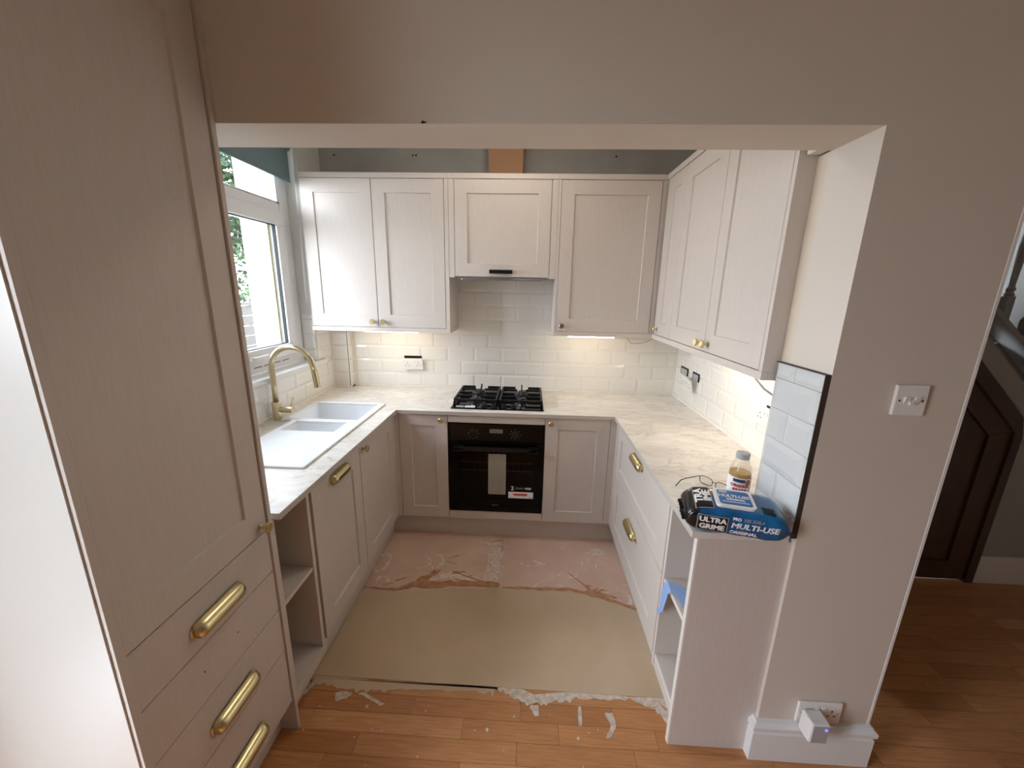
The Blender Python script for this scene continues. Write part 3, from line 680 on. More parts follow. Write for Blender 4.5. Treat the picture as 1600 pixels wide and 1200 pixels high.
obj('handle', hb, BLACKM, od)
for zz in (0.530, 0.475):
    bm = bmesh.new(); tube(bm, [(-0.262, 0.035, zz), (0.262, 0.035, zz)], 0.0035, 6); tube(bm, [(-0.262, 0.44, zz), (0.262, 0.44, zz)], 0.0035, 6)
    for k in range(15): tube(bm, [(-0.25 + k * 0.0357, 0.035, zz + 0.002), (-0.25 + k * 0.0357, 0.44, zz + 0.002)], 0.0018, 5)
    obj('oven_shelf', bm, STEEL, t)
obj('beige_rectangle', B(-0.047, 0.065, -0.0042, -0.0032, 0.330, 0.606), BEIGE, t)  # plain grey-beige rectangle on the oven door window
stk = obj('energy_sticker', B(0.083, 0.241, -0.0048, -0.0041, 0.308, 0.352), WHITEI, od)
bp = lambda x0, z0, y: (lambda x, y_, h: (x0 + x, y - h, z0 + y_))
obj('red_mark', boxes((0.113, 0.206, -0.0053, -0.0048, 0.332, 0.340), (0.120, 0.200, -0.0053, -0.0048, 0.327, 0.332)), REDP, stk)
for a_ in ((0.172, 0.176, -0.0053, -0.0048, 0.322, 0.325), (0.182, 0.186, -0.0053, -0.0048, 0.322, 0.325), (0.212, 0.236, -0.0053, -0.0048, 0.313, 0.317)):
    obj('print_mark', B(*a_), GREYI, stk)
obj('lettering', text(None, '2', 0.038, WHITEI, bp(0.108, 0.376, -0.0045), 0.0006), WHITEI, od)
obj('lettering', text(None, 'YEARS', 0.019, GREYI, bp(0.151, 0.376, -0.0045)), GREYI, od)
obj('lettering', text(None, 'FREE', 0.019, WHITEI, bp(0.207, 0.376, -0.0045), 0.0004), WHITEI, od)
obj('maker_mark', boxes((-0.022, -0.008, -0.0046, -0.0041, 0.249, 0.256), (-0.005, 0.004, -0.0046, -0.0041, 0.249, 0.256), (0.007, 0.018, -0.0046, -0.0041, 0.249, 0.256)), mat('faint_grey', (88, 88, 88), 0.4), od)
# drawer unit, right run
t = thing('drawer_unit', 'wide cream two-drawer unit with brass cup pulls, right run', 'drawers', (1.0, -0.48, 0.0))
carcass(t, 'right', XDR, -0.910, -0.050, 0.147, 0.85, 0.48)
d = shaker(t, 'drawer_front', 'right', XDR, -0.912, -0.050, 0.525, ZD, 0.085, top=0.075, bot=0.072); cup_pull(d, 'right', XDR, -0.480, 0.800, 0.16)
d = shaker(t, 'drawer_front', 'right', XDR, -0.912, -0.050, ZB, 0.523, 0.085, top=0.085, bot=0.085); cup_pull(d, 'right', XDR, -0.480, 0.430, 0.16)
# open shelf unit, right, with its end panel
t = thing('open_shelf_unit', 'open shelf unit with plain end panel below the wipes', 'shelf unit', (0.87, -1.03, 0.0), SU)
obj('side_panel', B(XDR + 0.002, 1.0, -0.934, -0.915, 0.10, ZD), CARC, t)
obj('end_panel', B(XDR + 0.004, 1.019, -1.152, -1.132, 0.0, ZD), CREAM, t)
obj('panel_edging', B(XDR - 0.002, XDR + 0.004, -1.152, -1.132, 0.0, ZD), EDGE, t)
obj('back_panel', B(0.985, 1.0, -1.1315, -0.9345, 0.10, ZD), CARC, t)
for zz in (0.527, 0.165):
    sh = obj('shelf' if zz > 0.3 else 'bottom_board', B(XDR + 0.009, 0.985, -1.1315, -0.9345, zz - 0.018, zz), CARC, t)
    obj('shelf_edging', B(XDR + 0.004, XDR + 0.009, -1.1315, -0.9345, zz - 0.018, zz), EDGE, sh)
obj('front_rail', B(XDR + 0.006, XDR + 0.024, -1.1315, -0.9345, 0.10, 0.1465), CREAM, t)

# ================================================================== WORKTOP, SINK, TAP, HOB
xs = [XL, -1.155, -1.118, -1.09, -0.725, -0.614, 0.715, 1.009, XR - 0.0045]
ys = [-1.1515, -1.150, -0.938, -0.825, -0.262, -0.012, 0.075, 0.4842, YW - 0.0045]
def in_top(x, y):
    if -1.155 < x < -0.725 and -0.262 < y < 0.075: return False
    if -1.09 < x < -0.725 and -0.825 < y < -0.262: return False
    if x < -1.118 and y > 0.4842: return False
    if y > -0.012: return True
    if x < -0.614: return y > -1.150
    if x > 0.715: return (y > -0.938) or x < 1.009
    return False
top = thing('worktop', 'pale marble-effect U-shaped kitchen worktop', 'worktop', (0.0, 0.25, ZT - TH))
obj('slab', cells(xs, ys, in_top, ZT - TH, ZT), MARB, top)
# thin facing strip along the visible front edges
e = 0.0012
obj('edge_strip', boxes((-0.614, 0.715, -0.012 - e, -0.012, ZT - TH, ZT - 0.001)), MEDGE, top)
obj('edge_strip', boxes((-0.614, -0.614 + e, -1.150, -0.0133, ZT - TH, ZT - 0.001)), MEDGE, top)
obj('edge_strip', boxes((0.715 - e, 0.715, -1.1515, -0.0133, ZT - TH, ZT - 0.001)), MEDGE, top)
# sink
t = thing('kitchen_sink', 'white one-and-a-half bowl sink with drainer', 'sink', (-0.92, -0.37, ZT))
sx = [-1.168, -1.145, -1.102, -1.070, -0.790, -0.752, -0.713]; sy = [-0.835, -0.435, -0.290, -0.278, -0.246, 0.062, 0.087]
def in_sink(x, y):
    if x < -1.102 and y < -0.278: return False
    if -1.145 < x < -0.752 and -0.246 < y < 0.062: return False
    if -1.070 < x < -0.790 and -0.435 < y < -0.290: return False
    return True
rim = obj('rim', cells(sx, sy, in_sink, ZT + 0.0004, ZT + 0.010), CERAM, t)
md = rim.modifiers.new('soft_edges', 'BEVEL'); md.width = 0.004; md.segments = 3; md.limit_method = 'ANGLE'
def bowl(x0, x1, y0, y1, dz, name):
    bm = bmesh.new(); zt = ZT + 0.004; w = 0.008; s = 0.014
    def ring(a, b, c, d_, z): return [bm.verts.new(p) for p in ((a, c, z), (b, c, z), (b, d_, z), (a, d_, z))]
    rs = [ring(x0 - w, x1 + w, y0 - w, y1 + w, ZT - dz - 0.008), ring(x0 - w, x1 + w, y0 - w, y1 + w, ZT + 0.0002), ring(x0, x1, y0, y1, ZT + 0.0002), ring(x0 + s, x1 - s, y0 + s, y1 - s, ZT - dz)]
    for a, b in zip(rs, rs[1:]):
        for i in range(4): bm.faces.new((a[i], a[(i + 1) % 4], b[(i + 1) % 4], b[i]))
    bm.faces.new(rs[-1]); bm.faces.new(rs[0][::-1])
    o = obj(name, bm, CERAM, t)
    m_ = o.modifiers.new('soft_edges', 'BEVEL'); m_.width = 0.006; m_.segments = 2; m_.limit_method = 'ANGLE'
    c = ((x0 + x1) / 2, (y0 + y1) / 2, ZT - dz)
    obj('waste', lathe(bmesh.new(), [(0.04, 0.0), (0.04, 0.002), (0.03, 0.003), (0.0, 0.0025)], 20, Matrix.Translation(c)), STEEL, o)
bowl(-1.145, -0.752, -0.246, 0.062, 0.18, 'main_bowl'); bowl(-1.070, -0.790, -0.435, -0.290, 0.12, 'half_bowl')
# tap
TX, TYY = -1.197, -0.252
t = thing('mixer_tap', 'pale brass gooseneck mixer tap behind the sink', 'tap', (TX, TYY, ZT))
obj('base', lathe(bmesh.new(), [(0.027, 0.0), (0.027, 0.005), (0.0235, 0.008), (0.0235, 0.098), (0.021, 0.102), (0.0, 0.102)], 24, Matrix.Translation((TX, TYY, ZT))), TAPB, t, smooth=False)
pts = [(TX, TYY, ZT + 0.10), (TX, TYY, ZT + 0.20), (TX, TYY, ZT + 0.295)]
RA = 0.113
for k in range(1, 16):
    a = math.pi - k * (math.pi + 0.0) / 15 * 0.94; pts.append((TX + RA + RA * math.cos(a), TYY + 0.004 * k / 15, ZT + 0.295 + RA * math.sin(a)))
lx, ly, lz = pts[-1]; pts.append((lx + 0.006, ly, lz - 0.035))
bm = tube(bmesh.new(), pts, 0.0145, 14); obj('spout', bm, TAPB, t, smooth=True)
bm = tube(bmesh.new(), [(lx + 0.006, ly, lz - 0.030), (lx + 0.010, ly, lz - 0.06), (lx + 0.018, ly, lz - 0.125)], [0.0158, 0.0168, 0.0165], 16); obj('spray_head', bm, TAPB, t, smooth=False)
lev = obj('lever', tube(bmesh.new(), [(TX + 0.018, TYY, ZT + 0.058), (TX + 0.045, TYY, ZT + 0.058), (TX + 0.046, TYY, ZT + 0.058), (TX + 0.092, TYY, ZT + 0.058)], [0.0165, 0.0165, 0.0185, 0.0185], 18), TAPB, t)
obj('lever_pin', tube(bmesh.new(), [(TX + 0.079, TYY, ZT + 0.072), (TX + 0.100, TYY, ZT + 0.130)], [0.004, 0.0042], 8), TAPB, lev)
# hob
t = thing('gas_hob', 'black four-burner gas hob set in the marble worktop', 'hob', (0.0, 0.27, ZT))
obj('glass_base', B(-0.290, 0.290, 0.044, 0.500, ZT + 0.0004, ZT + 0.007, bev=0.002), BLACKG, t)
for (x, y, rr_) in ((-0.155, 0.395, 0.040), (0.155, 0.395, 0.033), (-0.155, 0.205, 0.033), (0.155, 0.215, 0.025)):
    b_ = obj('burner', lathe(bmesh.new(), [(rr_ * 1.7, 0.0), (rr_ * 1.6, 0.004), (rr_ * 1.05, 0.006), (rr_ * 1.05, 0.008)], 24, Matrix.Translation((x, y, ZT + 0.007))), BLACKM, t)
    obj('burner_ring', lathe(bmesh.new(), [(rr_, 0.008), (rr_ * 1.08, 0.012), (rr_ * 1.08, 0.02), (rr_ * 0.9, 0.021)], 24, Matrix.Translation((x, y, ZT + 0.007))), STEEL, b_)
    obj('burner_cap', lathe(bmesh.new(), [(rr_ * 1.0, 0.021), (rr_ * 1.04, 0.024), (rr_ * 0.95, 0.029), (0.0, 0.030)], 24, Matrix.Translation((x, y, ZT + 0.007))), BLACKM, b_)
for s in (-1, 1):
    bm = bmesh.new(); x0, x1 = (-0.278, -0.012) if s < 0 else (0.012, 0.278); y0, y1 = 0.122, 0.472; zb_, zt_ = ZT + 0.026, ZT + 0.046; w = 0.006
    xc = (x0 + x1) / 2
    for y in (y0, 0.302, y1):
        for (a, b) in ((x0, xc - 0.045), (xc + 0.045, x1)): box(bm, a, b, y - w, y + w, zb_ + 0.004, zt_)
        if y == y0: box(bm, xc - 0.045, xc + 0.045, y - w, y + w, zb_ + 0.004, zt_)
    for x in (x0, x1): box(bm, x - w, x + w, y0, y1, zb_, zt_)
    for yc in (0.395, 0.21):
        for (a, b) in ((x0, xc - 0.03), (xc + 0.03, x1)): box(bm, a, b, yc - w * 0.8, yc + w * 0.8, zt_ - 0.012, zt_ + 0.002)
    for (a, b) in ((y0, 0.18), (0.24, 0.36), (0.43, y1)): box(bm, xc - w * 0.7, xc + w * 0.7, a, b, zt_ - 0.012, zt_ + 0.002)
    box(bm, xc - w * 0.7, xc + w * 0.7, y1 - 0.012, y1 + 0.004, zt_ - 0.012, zt_ + 0.016)
    for x in (x0, x1):
        for y in (y0, y1): box(bm, x - 0.008, x + 0.008, y - 0.008, y + 0.008, ZT + 0.0072, zb_)
    obj('pan_support', bm, IRON, t)
for k in range(4):
    obj('control_knob', lathe(bmesh.new(), [(0.019, 0.0), (0.019, 0.004), (0.016, 0.006), (0.015, 0.022), (0.0, 0.023)], 18, Matrix.Translation((-0.085 + k * 0.062, 0.082, ZT + 0.007))), BLACKM, t)
obj('paper_label', B(-0.262, -0.212, 0.060, 0.098, ZT + 0.0071, ZT + 0.0076), GPLAS, t)
obj('paper_label', B(-0.206, -0.140, 0.060, 0.100, ZT + 0.0071, ZT + 0.0076), WHITEI, t)

# ================================================================== WALL UNITS
DW = YW - YWC
def wall_cab(name, label, side, plane, u0, u1, depth, loc, group='cream wall cabinets', bottom=ZWB):
    t = thing(name, label, 'cabinet', loc, group)
    carcass(t, side, plane, u0, u1, ZWD, ZWT, depth)
    return t
def strip(t, name, side, plane, u0, u1, o0, o1, z0, z1, m=None):
    bm = bmesh.new(); fbox(bm, side, plane, u0, u1, o0, o1, z0, z1, 0.001); return obj(name, bm, m or CREAM, t)
# left pair over the sink corner
t = wall_cab('wall_cabinet', 'two-door cream wall cabinet beside the window', 'back', YWC, -1.237, -0.350, DW, (-0.79, 0.41, ZWB))
d = shaker(t, 'door', 'back', YWC, -1.235, -0.7945, ZWD, ZWT, 0.078); knob(d, 'back', YWC, -0.829, 1.388)
d = shaker(t, 'door', 'back', YWC, -0.7935, -0.351, ZWD, ZWT, 0.078); knob(d, 'back', YWC, -0.757, 1.388)
strip(t, 'pelmet', 'back', YWC, -1.240, -0.3245, -0.020, 0.002, ZWB, ZWD - 0.001)
strip(t, 'cornice', 'back', YWC, -1.240, -0.3245, -0.040, 0.004, ZWT + 0.001, ZC)
strip(t, 'end_panel', 'back', YWC, -0.3495, -0.3250, -DW, 0.0, ZWD - 0.001, ZWT); obj('end_panel', B(-0.3435, -0.3255, YWC + 0.021, YW, ZWB, ZWD - 0.002), CREAM, t)
# hood unit
t = thing('hood_cabinet', 'short cream cabinet door with black handle above the hob', 'cabinet', (0.005, 0.41, 1.676), 'cream wall cabinets')
carcass(t, 'back', YWC, -0.3235, 0.3365, 1.705, ZWT, DW)
d = shaker(t, 'door', 'back', YWC, -0.2886, 0.2982, 1.680, ZWT, 0.076)
props(obj('handle', boxes((-0.070, 0.070, YWC - 0.026, YWC - 0.0005, 1.716, 1.722), (-0.072, 0.072, YWC - 0.028, YWC - 0.018, 1.700, 1.724), bev=0.003), BLACKM, d), label='black handle')
strip(t, 'side_filler', 'back', YWC, -0.3240, -0.2900, -0.020, -0.001, 1.674, ZWT); strip(t, 'side_filler', 'back', YWC, 0.2995, 0.3370, -0.020, -0.001, 1.674, ZWT)
strip(t, 'cornice', 'back', YWC, -0.3238, 0.3368, -0.040, 0.004, ZWT + 0.001, ZC)
t = thing('cooker_hood', 'slim grey cooker hood tucked under the hood cabinet', 'hood', (0.0, 0.40, 1.66))
obj('body', B(-0.280, 0.290, YWC + 0.024, YW - 0.02, 1.672, 1.699), GPLAS, t)
obj('glass_visor', B(-0.250, 0.262, YWC + 0.004, YWC + 0.06, 1.660, 1.6715, bev=0.002), STEEL, t)
obj('filter', B(-0.20, 0.20, YWC + 0.08, YW - 0.06, 1.664, 1.6715), GPLAS, t)
# right single door
t = wall_cab('wall_cabinet', 'single-door cream wall cabinet right of the hood', 'back', YWC, 0.355, 0.945, DW, (0.65, 0.41, ZWB))
d = shaker(t, 'door', 'back', YWC, 0.3545, 0.9430, ZWD, ZWT, 0.078); knob(d, 'back', YWC, 0.390, 1.388)
strip(t, 'pelmet', 'back', YWC, 0.3375, XWC - 0.003, -0.020, 0.002, ZWB, ZWD - 0.001)
strip(t, 'cornice', 'back', YWC, 0.3375, XWC - 0.005, -0.040, 0.004, ZWT + 0.001, ZC)
strip(t, 'end_panel', 'back', YWC, 0.3380, 0.3540, -DW, 0.0, ZWD - 0.001, ZWT); obj('end_panel', B(0.3385, 0.3535, YWC + 0.021, YW, ZWB, ZWD - 0.002), CREAM, t)
strip(t, 'corner_filler', 'back', YWC, 0.9440, XWC + 0.02, -0.020, -0.002, ZWD, ZWT)
# right run
DR = XR - XWC
t = thing('wall_cabinet', 'narrow one-door cream wall cabinet in the right corner', 'cabinet', (1.11, 0.07, ZWB), 'cream wall cabinets')
carcass(t, 'right', XWC, -0.044, 0.236, ZWD, ZWT, DR)
d = shaker(t, 'door', 'right', XWC, -0.0445, 0.205, ZWD, ZWT, 0.070); knob(d, 'right', XWC, 0.178, 1.388)
strip(t, 'corner_filler', 'right', XWC, 0.206, 0.2375, -0.020, -0.002, ZWD, ZWT)
strip(t, 'pelmet', 'right', XWC, -0.0445, 0.2560, -0.020, 0.002, ZWB, ZWD - 0.001); strip(t, 'cornice', 'right', XWC, -0.0445, 0.2530, -0.040, 0.004, ZWT + 0.001, ZC)
t = thing('wall_cabinet', 'two-door cream wall cabinet on the right wall nearest the opening', 'cabinet', (1.11, -0.49, ZWB), 'cream wall cabinets')
carcass(t, 'right', XWC, -0.920, -0.0455, ZWD, ZWT, DR)
d = shaker(t, 'door', 'right', XWC, -0.4835, -0.0455, ZWD, ZWT, 0.078); knob(d, 'right', XWC, -0.452, 1.388)
d = shaker(t, 'door', 'right', XWC, -0.9170, -0.4845, ZWD, ZWT, 0.078); knob(d, 'right', XWC, -0.520, 1.388)
strip(t, 'pelmet', 'right', XWC, -0.9400, -0.0455, -0.020, 0.002, ZWB, ZWD - 0.001); strip(t, 'cornice', 'right', XWC, -0.9400, -0.0455, -0.040, 0.004, ZWT + 0.001, ZC)
obj('end_panel', B(XWC - 0.001, XR, -0.939, -0.921, ZWD - 0.0005, ZWT), CREAM, t); obj('end_panel', B(XWC + 0.021, XR, -0.939, -0.925, ZWB, ZWD - 0.001), CREAM, t)

# under-cabinet lights
def led(label, x0, x1, y0, y1, z=1.3225, cz=0.5):
    t = thing('led_strip_light', label, 'light', ((x0 + x1) / 2, (y0 + y1) / 2, z), 'strip lights under the wall cabinets')
    obj('housing', B(x0, x1, y0, y1, z, z + 0.0285), WPLAS, t)
    g = 0.0015; obj('diffuser', B(x0 + g, x1 - g, y0 + g, y1 - g, z - 0.010, z - 0.0002), LEDS, t)
led('lit strip light under the cabinet right of the hood', 0.44, 0.74, 0.30, 0.322)
led('lit strip light under the two-door cabinet by the window', -0.92, -0.56, 0.32, 0.342)
led('lit strip light under the two-door cabinet nearest the opening', 1.06, 1.082, -0.66, -0.22)
bm = tube(bmesh.new(), [(0.80, 0.45, 1.345), (0.873, 0.50, 1.289), (0.898, 0.50, 1.258), (0.93, 0.50, 1.254), (0.965, 0.50, 1.257), (1.008, 0.50, 1.268), (1.06, 0.50, 1.30), (1.09, 0.48, 1.345)], 0.0016, 6)
props(obj('lamp_lead', bm, GREYCAB), 'thin wire sagging below the cabinet right of the hood', 'cable')
bm = tube(bmesh.new(), [(1.11, -0.58, 1.345), (1.13, -0.59, 1.30), (1.15, -0.60, 1.256), (1.16, -0.65, 1.225), (1.18, -0.71, 1.203), (1.21, -0.80, 1.19), (1.2505, -0.85, 1.18)], 0.0042, 8)
props(obj('power_cable', bm, GREYCAB), 'grey cable looping from the right cabinets to the wall', 'cable')

# kitchen ceiling light
CLAMP = mat('lamp_diffuser', (255, 255, 255), 0.5)
_b = CLAMP.node_tree.nodes['Principled BSDF']; _b.inputs['Emission Color'].default_value = (1.0, 0.90, 0.77, 1); _b.inputs['Emission Strength'].default_value = 7.5
t = thing('ceiling_light', 'round flush ceiling light in the kitchen', 'light', (0.05, -0.25, CEIL))
obj('base', lathe(bmesh.new(), [(0.15, 0.0), (0.15, -0.025), (0.14, -0.03)], 28, Matrix.Translation((0.05, -0.25, CEIL - 0.0005))), WPLAS, t)
obj('diffuser', lathe(bmesh.new(), [(0.138, -0.031), (0.125, -0.055), (0.08, -0.068), (0.0, -0.072)], 28, Matrix.Translation((0.05, -0.25, CEIL - 0.0005))), CLAMP, t)
# duct boxing and blind
t = thing('duct_boxing', 'brown board duct boxing rising above the hood cabinet', 'boxing', (0.01, 0.49, ZC))
obj('front_board', B(-0.098, 0.118, 0.420, 0.432, ZC + 0.0005, CEIL), MDF, t); obj('side_board', B(-0.098, -0.086, 0.432, 0.566, ZC + 0.0005, CEIL), MDF, t); obj('side_board', B(0.106, 0.118, 0.432, 0.566, ZC + 0.0005, CEIL), MDF, t)
t = thing('roller_blind', 'teal roller blind pulled down over the window top', 'blind', (-1.29, -0.36, 2.42))
obj('fabric', B(-1.291, -1.2885, -1.0, 0.262, 2.222, 2.405), TEAL, t); obj('bottom_bar', B(-1.294, -1.2855, -1.0, 0.262, 2.210, 2.2225, bev=0.002), TEAL, t)
obj('roller', tube(bmesh.new(), [(-1.29, -1.0, 2.405), (-1.29, 0.27, 2.405)], 0.020, 14), TEAL, t)
obj('pull_chain', tube(bmesh.new(), [(-1.262, 0.279, 2.40), (-1.262, 0.277, 1.9), (-1.262, 0.270, 1.55), (-1.262, 0.264, 1.50), (-1.262, 0.258, 1.55), (-1.262, 0.268, 1.9), (-1.262, 0.272, 2.40)], 0.0022, 6), WPLAS, t)

# loose splash panel on the reveal
t = thing('splashback_panel', 'tile-effect splashback offcut with dark board edge on the opening side', 'panel', (1.012, -1.05, ZT))
obj('board', B(1.0152, 1.0195, -1.1635, -0.945, ZT + 0.0005, 1.388), EDGEB, t)
lay_tiles(t, 'right', 1.005, -1.1635, -0.945, ZT + 0.002, 1.388, -1.036 - 0.105, 1.237 - 0.4, pw=0.21, ph=0.1, gap=0.0012, m=mat('tile_effect_panel', (204, 206, 206), 0.15, coat=0.2))
obj('raw_edge', boxes((1.0035, 1.0195, -1.1660, -1.1636, ZT + 0.0005, 1.3905), (1.0045, 1.0195, -1.1635, -0.945, 1.3882, 1.3905)), EDGEB, t)

# ================================================================== ELECTRICS
def double_socket(label, loc, rz, tilt=0.0, lean=0.0):
    t = thing('double_socket', label, 'socket', loc, 'white double wall sockets')
    t.rotation_euler = (tilt, lean, rz)
    obj('plate', B(-0.073, 0.073, -0.009, 0.0, -0.043, 0.043, bev=0.003), WPLAS, t, local=True)
    for s in (-1, 1):
        bm = bmesh.new(); x = s * 0.040
        box(bm, x - 0.002, x + 0.002, -0.0096, -0.009, 0.006, 0.014); box(bm, x - 0.014, x - 0.007, -0.0096, -0.009, -0.012, -0.008); box(bm, x + 0.007, x + 0.014, -0.0096, -0.009, -0.012, -0.008)
        obj('pin_slots', bm, DARK, t, local=True)
        obj('rocker', B(s * 0.011 - 0.0065, s * 0.011 + 0.0065, -0.0125, -0.009, 0.006, 0.024, bev=0.0015), WPLAS, t, local=True)
        obj('screw', lathe(bmesh.new(), [(0.003, 0.0), (0.003, 0.0006)], 8, Matrix.Translation((s * 0.060, -0.009, 0.0)) @ rot_out('back')), GPLAS, t, local=True)
    return t
s1 = double_socket('loose white double socket hanging under its slot on the hob wall', (-0.661, YW - 0.020, 1.060), 0.0, 0.12, -0.03)
props(obj('socket_opening', B(-0.733, -0.602, YW - 0.0016, YW - 0.0002, 1.098, 1.118), DARK), 'dark cut-out slot above the loose socket on the hob wall', 'cut-out', 'socket cut-outs')
s2 = double_socket('loose white double socket dangling askew on the right wall', (XR - 0.030, 0.240, 1.035), -math.pi / 2, 0.22, 0.10)
for (a, b, lb) in ((0.455, 0.325, 'dark back box opening on the right wall nearest the hob corner'), (0.255, 0.150, 'dark back box opening on the right wall behind the dangling socket')):
    t = thing('back_box', lb, 'back box', (XR, (a + b) / 2, 1.085), 'socket cut-outs')
    obj('opening', B(XR - 0.0016, XR - 0.0002, b, a, 1.064, 1.116), DARK, t)
    obj('metal_lug', B(XR - 0.0030, XR - 0.0017, b + 0.018, a - 0.010, 1.066, 1.106), GPLAS, t)
s3 = double_socket('white double socket on the right wall half hidden by the splash panel', (XR - 0.001, -0.560, 1.075), -math.pi / 2)
props(obj('cut_gap', B(XR - 0.0016, XR - 0.0002, -0.60, -0.545, 1.116, 1.128), DARK), 'small dark gap over the half-hidden socket', 'cut-out', 'socket cut-outs')
s4 = double_socket('white double socket low on the pier above the skirting', (1.212, YP - 0.0005, 0.217), 0.0)
t = thing('plug_in_device', 'white cube plug-in device with blue light in pier socket', 'device', (1.178, -1.22, 0.20))
obj('body', B(1.146, 1.208, -1.232, YP - 0.0135, 0.160, 0.240, bev=0.007), WPLAS, t)
obj('front_face', B(1.152, 1.202, -1.2335, -1.232, 0.166, 0.234), GPLAS, t)
obj('indicator_light', lathe(bmesh.new(), [(0.0055, 0.0), (0.0055, 0.0008), (0.0, 0.001)], 12, Matrix.Translation((1.193, -1.2335, 0.222)) @ rot_out('back')), INDIC, t)
t = thing('light_switch', 'white three-gang light switch on the pier', 'switch', (1.235, YP, 1.327))
obj('plate', B(1.192, 1.278, YP - 0.010, YP - 0.0005, 1.284, 1.370, bev=0.003), WPLAS, t)
for k in range(3):
    x = 1.2215 + (k - 0) * 0.0135
    bm = bmesh.new(); prism(bm, [(YP - 0.010, 1.3165), (YP - 0.0102 - (0.007 if k == 1 else 0), 1.3165), (YP - 0.0175 + (0.007 if k == 1 else 0), 1.3375), (YP - 0.010, 1.3375)], x - 0.0058, x + 0.0058, lambda a, b, c: (c, a, b)); obj('rocker', bm, WPLAS, t)
for x in (1.2045, 1.2655): obj('screw', lathe(bmesh.new(), [(0.0028, 0.0), (0.0028, 0.0006)], 8, Matrix.Translation((x, YP - 0.010, 1.327)) @ rot_out('back')), DARK, t)

# ================================================================== SMALL THINGS ON THE WORKTOP
# pack of wipes
PH = 0.092; PD = 0.138; PLN = 0.288; PP = 4.5
t = thing('wipes_pack', 'blue and black pack of cleaning wipes with white flip lid', 'wipes', (0.843, -1.112, ZT + 0.0075), rz=math.radians(-13)); t.rotation_euler[0] = math.radians(8)
def pk(s):
    e = max(0.0, 1 - abs(s) ** 7)
    h = PH / 2 * (0.06 + 0.94 * e ** 0.55); d = PD / 2 * (0.90 + 0.10 * e) * (1 - 0.10 * (1 - e)); return h, d
def pack_pt(s, th, wob=1.0):
    h, d = pk(s); c, n_ = math.cos(th), math.sin(th)
    y = d * math.copysign(abs(c) ** (2 / PP), c); z = h * math.copysign(abs(n_) ** (2 / PP), n_)
    w = 0.0022 * wob * (math.sin(s * 11 + th * 2) + math.sin(s * 23 - th * 3) * 0.6) * (0.3 + abs(s))
    zc = PH / 2 - 0.006 * abs(s) ** 3
    return (s * PLN / 2, y * (1 + w * 8), zc + z * (1 + w * 8) )
NS, NT = 44, 32; bm = bmesh.new(); G_ = []
for i in range(NS + 1):
    s = -1 + 2 * i / NS; G_.append([bm.verts.new(pack_pt(s, 2 * math.pi * j / NT)) for j in range(NT)])
for i in range(NS):
    for j in range(NT): bm.faces.new((G_[i][j], G_[i + 1][j], G_[i + 1][(j + 1) % NT], G_[i][(j + 1) % NT]))
bm.faces.new(G_[0][::-1]); bm.faces.new(G_[-1])
zmin = min(v.co.z for v in bm.verts)
for vv in bm.verts: vv.co.z -= zmin
FILM = mat('printed_film', (12, 92, 168), 0.2, coat=0.5)
n, l, b = nodes(FILM); tc = n.new('ShaderNodeTexCoord'); sp = n.new('ShaderNodeSeparateXYZ'); l.new(tc.outputs['Object'], sp.inputs[0])
# print layout: black at the left end and in a diagonal foot, blue elsewhere
ad = n.new('ShaderNodeMath'); ad.operation = 'MULTIPLY_ADD'; ad.inputs[1].default_value = 0.9; l.new(sp.outputs['Z'], ad.inputs[0]); l.new(sp.outputs['X'], ad.inputs[2])
nzf = noise(FILM, coords(FILM, (1, 1, 1)), 18, 3)
ad2 = n.new('ShaderNodeMath'); ad2.operation = 'MULTIPLY_ADD'; ad2.inputs[1].default_value = 0.05; l.new(nzf, ad2.inputs[0])
yb = n.new('ShaderNodeMath'); yb.operation = 'MULTIPLY'; yb.inputs[1].default_value = -0.55; l.new(sp.outputs['Y'], yb.inputs[0])
sm = n.new('ShaderNodeMath'); sm.operation = 'ADD'; l.new(sp.outputs['X'], sm.inputs[0]); l.new(yb.outputs[0], sm.inputs[1]); l.new(sm.outputs[0], ad2.inputs[2])
mr = n.new('ShaderNodeMapRange'); mr.inputs['From Min'].default_value = -0.052; mr.inputs['From Max'].default_value = -0.046; l.new(ad2.outputs[0], mr.inputs['Value'])
bl = ramp(FILM, noise(FILM, coords(FILM, (1, 1, 1)), 14, 3), [(0.3, (0, 66, 116)), (0.65, (10, 104, 164))])
setc(FILM, mixc(FILM, mr.outputs[0], s2l((20, 20, 24)), bl)); bump(FILM, noise(FILM, coords(FILM, (1, 2, 1)), 28, 3), 0.35, 0.004)
obj('film_bag', bm, FILM, t, smooth=True, local=True)
for sgn in (-1, 1):
    bm = bmesh.new(); a = []; b_ = []
    for k in range(13):
        y = -PD / 2 * 0.78 + PD * 0.78 * k / 12; w = 0.0022 * math.sin(k * 2.1)
        a.append((sgn * PLN / 2 * 0.985, y, 0.034 + w)); b_.append((sgn * (PLN / 2 + 0.008), y * 0.96, 0.033 + w * 2.5 + 0.004 * math.sin(k)))
    va = [bm.verts.new(p) for p in a]; vb = [bm.verts.new(p) for p in b_]; vc = [bm.verts.new((p[0], p[1], p[2] - 0.0015)) for p in a]; vd = [bm.verts.new((p[0], p[1], p[2] - 0.0015)) for p in b_]
    for k in range(12):
        bm.faces.new((va[k], va[k + 1], vb[k + 1], vb[k])); bm.faces.new((vc[k], vd[k], vd[k + 1], vc[k + 1])); bm.faces.new((vb[k], vb[k + 1], vd[k + 1], vd[k]))
    obj('end_seam', bm, BLACKP if sgn < 0 else BLUEP, t, local=True)
